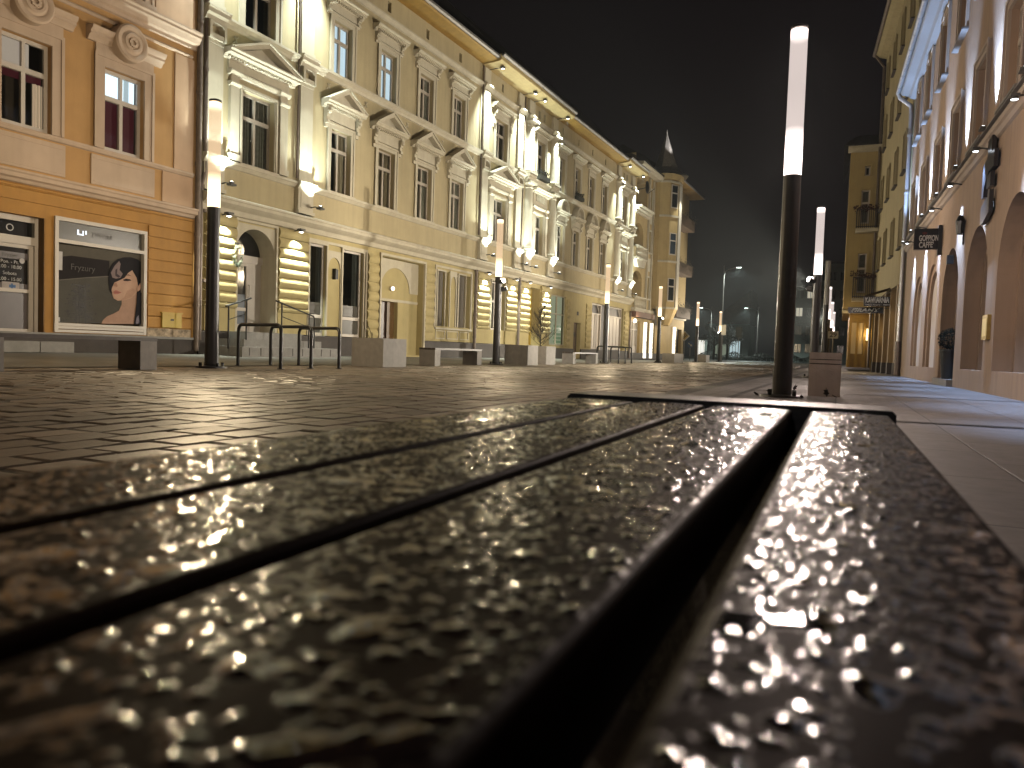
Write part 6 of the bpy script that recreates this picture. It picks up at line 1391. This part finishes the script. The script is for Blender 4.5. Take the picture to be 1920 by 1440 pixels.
def far_block():
    t = thing('apartment_block', 'dark apartment block with two lit windows closing the end of the street', 'building', (-7.0, 128, 0)); wm = mat('dim_grey_green_render', (.20, .23, .21), .9, .15, .5)
    mb = MB(); mb.box(-.2, 3.6, 0, 12, 0, 11.6); mb.box(3.6, 11., 1.2, 13, 0, 15.6); mb.build('wall', wm, t); mb = MB(); mb.box(-.4, 3.6, -.3, 12, 11.6, 11.9); mb.box(3.5, 11.2, .9, 13, 15.6, 15.95); mb.build('roof', M_ROOF, t)
    dk = mat('dark_glass_pane', (.012, .012, .014)); lt = emat('lit_far_window', (1., .92, .72), .42); fr = mat('grey_window_frame', (.2, .2, .19), .6, 0)
    lit = {(1, 3), (0, 2), (5, 2)}
    for c in range(7):
        for r_ in range(5):
            x = .5+c*1.55; z = 1.6+r_*2.85
            if x < 3.6 and r_ > 3: continue
            y = 0 if x < 3.6 else 1.2
            mb = MB(); mb.box(x-.08, x+1.0, y-.06, y-.01, z-.08, z+1.38); w_ = mb.build('window', fr, t); mb = MB(); mb.box(x, x+.43, y-.075, y-.062, z, z+1.3); mb.box(x+.49, x+.92, y-.075, y-.062, z, z+1.3); mb.build('window_pane', lt if (c, r_) in lit else dk, w_)
far_block()
def gable_house():
    t = thing('gabled_house', 'dark house with a steep reddish gable roof, far behind the trees', 'house', (-17.5, 135, 0))
    mb = MB(); mb.box(-3.5, 3.2, 0, 10, 0, 6.2); mb.build('wall', mat('dim_grey_green_render', (.20, .23, .21)), t)
    mb = MB(); mb.prism([(-3.8, 6.2), (3.4, 6.2), (3.4, 12.0)], -10, .3); mb.build('roof', mat('dull_red_roof', (.13, .055, .04), .8, .3, 2), t)
    for x in (-2.2, .4):
        mb = MB(); mb.box(x, x+1., -.06, -.01, 2.4, 4.); mb.build('window', mat('dark_glass_pane', (.012, .012, .014)), t)
gable_house()
def kiosk(x, y, w_, h, label, e):
    t = thing('kiosk', label, 'kiosk', (x, y, 0)); mb = MB(); mb.box(-w_/2, w_/2, 0, 2, 0, h); mb.build('wall', mat('dim_grey_green_render', (.20, .23, .21)), t); mb = MB(); mb.box(-w_/2-.2, w_/2+.2, -.4, 2.2, h, h+.2); mb.build('roof', M_ROOF, t)
    mb = MB(); mb.box(-w_/2+.1, w_/2-.1, -.06, -.01, .5, h-.2); mb.build('lit_front', e, t)
    mb = MB()
    for i in range(4): mb.box(-w_/2+.1+i*w_*.25, -w_/2+.16+i*w_*.25, -.1, -.062, .3, h-.1)
    mb.build('front_frame', M_BLACK, t)
kiosk(-19.2, 116, 1.5, 3.1, 'narrow lit kiosk behind the far lamp post of the left row', emat('lit_kiosk_front', (1., .98, .88), 1.1)); kiosk(-16.4, 118, 2.6, 2.6, 'low dim lit kiosk between the far trees', emat('dim_lit_kiosk', (.8, .9, .7), .16)); kiosk(-14.3, 117, 1.7, 3.1, 'small kiosk with a bluish white lit front right of the trees', emat('lit_blue_white_front', (.75, .95, 1.), .55))
def far_tree(x, y, h, label, seed, k=1.):
    t = thing('tree', label, 'tree', (x, y, 0), 0, 'dark trees at the far end of the street'); rr = random.Random(seed); mb = MB(); mb.tube([(0,0,0), (.1,0,h*.3), (0,.1,h*.6), (.1,0,h*.85)], [.2, .15, .09, .03], 8)
    for i in range(9): a = rr.random()*6.28; z = h*rr.uniform(.3, .75); mb.tube([(0,0,z), (math.cos(a)*h*.12, math.sin(a)*h*.12, z+h*.1), (math.cos(a)*h*.24, math.sin(a)*h*.24, z+h*.16)], [.06, .04, .015], 5)
    mb.build('trunk', mat('dark_twig_bark', (.035, .028, .02)), t); mb = MB()
    cl = [(rr.gauss(0, h*.15), rr.gauss(0, h*.15), h*rr.uniform(.42, .95), rr.uniform(.35, .8)) for _ in range(20)]
    for i in range(int(2200*k)):
        cx_, cy_, cz, r = rr.choice(cl); v = Vector((rr.gauss(0,1), rr.gauss(0,1), rr.gauss(0,1)*.7)); p = Vector((cx_, cy_, cz))+v*r*.55; s = rr.uniform(.04, .11); a = Vector((rr.gauss(0,1), rr.gauss(0,1), rr.gauss(0,1))).normalized(); b_ = a.orthogonal().normalized()
        mb.poly([tuple(p-a*s), tuple(p+b_*s*.6), tuple(p+a*s), tuple(p-b_*s*.6)])
    mb.build('crown', mat('dark_autumn_leaves', (.06, .055, .03), .7, .5, 2), t)
far_tree(-16.6, 112, 5.2, 'dark round tree in front of the lit kiosks', 5); far_tree(-14.9, 113, 5.6, 'dark tree behind the last left lamp post and white board', 8); far_tree(-3.6, 114, 6.5, 'dark thin tree in front of the apartment block, behind the nearest lamp post', 13, .6)
mb = MB(); rr = random.Random(77)
for i in range(5200):
    x = rr.uniform(-19, -2); z = rr.random()**.7*1.25*(.8+.25*math.sin(x*1.7)); y = 113.6+rr.uniform(-.5, .5); s = rr.uniform(.05, .12); a = Vector((rr.gauss(0,1), rr.gauss(0,1), rr.gauss(0,1))).normalized(); b_ = a.orthogonal().normalized(); p = Vector((x+9, y-113.6, z))
    mb.poly([tuple(p-a*s), tuple(p+b_*s*.6), tuple(p+a*s), tuple(p-b_*s*.6)])
hd = mb.build('hedge', mat('dark_hedge_leaves', (.03, .04, .022), .7, .5, 2), loc=(-9, 113.6, 0)); tag(hd, 'long low dark hedge along the far side of the crossing road', 'hedge')

def board_sign(name, label, x, y, z0, z1, w_, face, extra=None):
    t = thing(name, label, 'sign', (x, y, 0)); mb = MB(); mb.tube([(0,.04,0), (0,.04,z1-.05)], .03, 8); mb.build('post', M_GUTTER, t); mb = MB(); mb.box(-w_/2, w_/2, -.015, .015, z0, z1); p = mb.build('board', face, t)
    if extra: extra(t, p)
wb = mat('white_sign_board', (.55, .55, .52), .6, .08, 6)
board_sign('notice_board', 'plain pale board on a post beside the smallest left lamp post', -10.75, 78, 2.7, 3.7, .6, wb)
board_sign('notice_board', 'dim grey board on a post, right of the pale one', -9.9, 84, 2.6, 3.75, .62, mat('dim_grey_board', (.10, .11, .10), .7, .1, 4))
def digits(t, p): put('lettering', text_mesh('29', .34, mat('dark_print', (.05, .04, .06), .5, 0), .36, extrude=.002, bold=.006), t, (0, -.018, 1.9))
board_sign('number_board', 'small white board numbered 29 on a thin post behind the litter bin', -.33, 45, 1.71, 2.11, .52, wb, digits)
def prio():
    t = thing('priority_sign', 'yellow and white diamond road sign with dark stripes at the corner house', 'road sign', (-13.5, 72.5, 0)); mb = MB(); mb.tube([(0,.04,0), (0,.04,2.7)], .035, 8); mb.build('post', M_GUTTER, t)
    def dia(s, y, m_, nm):
        b = MB(); b.prism([(0, 2.35-s), (s, 2.35), (0, 2.35+s), (-s, 2.35)], -y, -y+.012); b.build(nm, m_, t)
    dia(.5, 0.02, wb, 'plate'); dia(.36, .006, mat('yellow_sign_paint', (.55, .36, .03), .5, 0), 'yellow_field')
    b = MB()
    for o in (-.12, 0, .12): b.prism([(-.30+o*.7, 2.15-o*.7), (-.24+o*.7, 2.11-o*.7), (.26+o*.7, 2.58-o*.7), (.20+o*.7, 2.62-o*.7)], .008, .016)
    b.build('stripes', M_BLACK, t)
prio()
def arrow_sign():
    t = thing('arrow_sign', 'small round blue road sign with a white arrow beyond the corner house', 'road sign', (-13.2, 74, 0)); mb = MB(); mb.tube([(0,.04,0), (0,.04,1.9)], .03, 8); mb.build('post', M_GUTTER, t)
    mb = MB(); mb.prism([(.32*math.cos(i*math.pi/12), 1.6+.32*math.sin(i*math.pi/12)) for i in range(24)], -.01, .01); mb.build('disc', mat('blue_sign_paint', (.02, .07, .22), .5, 0), t)
    mb = MB(); mb.prism([(-.2, 1.70), (-.16, 1.76), (.08, 1.56), (.14, 1.64), (.2, 1.42), (-.02, 1.45), (.04, 1.52)][::-1], .012, .02); mb.build('arrow', wb, t)
arrow_sign()

# ------------------------------------------------------------------ damp night air
def haze():
    mb = MB(); mb.box(-60, 40, -12, 170, -1.1, 24); M = bpy.data.materials.new('damp_night_air'); M.use_nodes = True; nt = M.node_tree; nt.nodes.clear()
    out = nt.nodes.new('ShaderNodeOutputMaterial'); pv = nt.nodes.new('ShaderNodeVolumePrincipled'); pv.inputs['Density'].default_value = .00045; pv.inputs['Color'].default_value = (.8, .9, .92, 1); pv.inputs['Anisotropy'].default_value = .3
    nt.links.new(pv.outputs[0], out.inputs['Volume']); tag(mb.build('haze', M), kind='stuff')
haze()
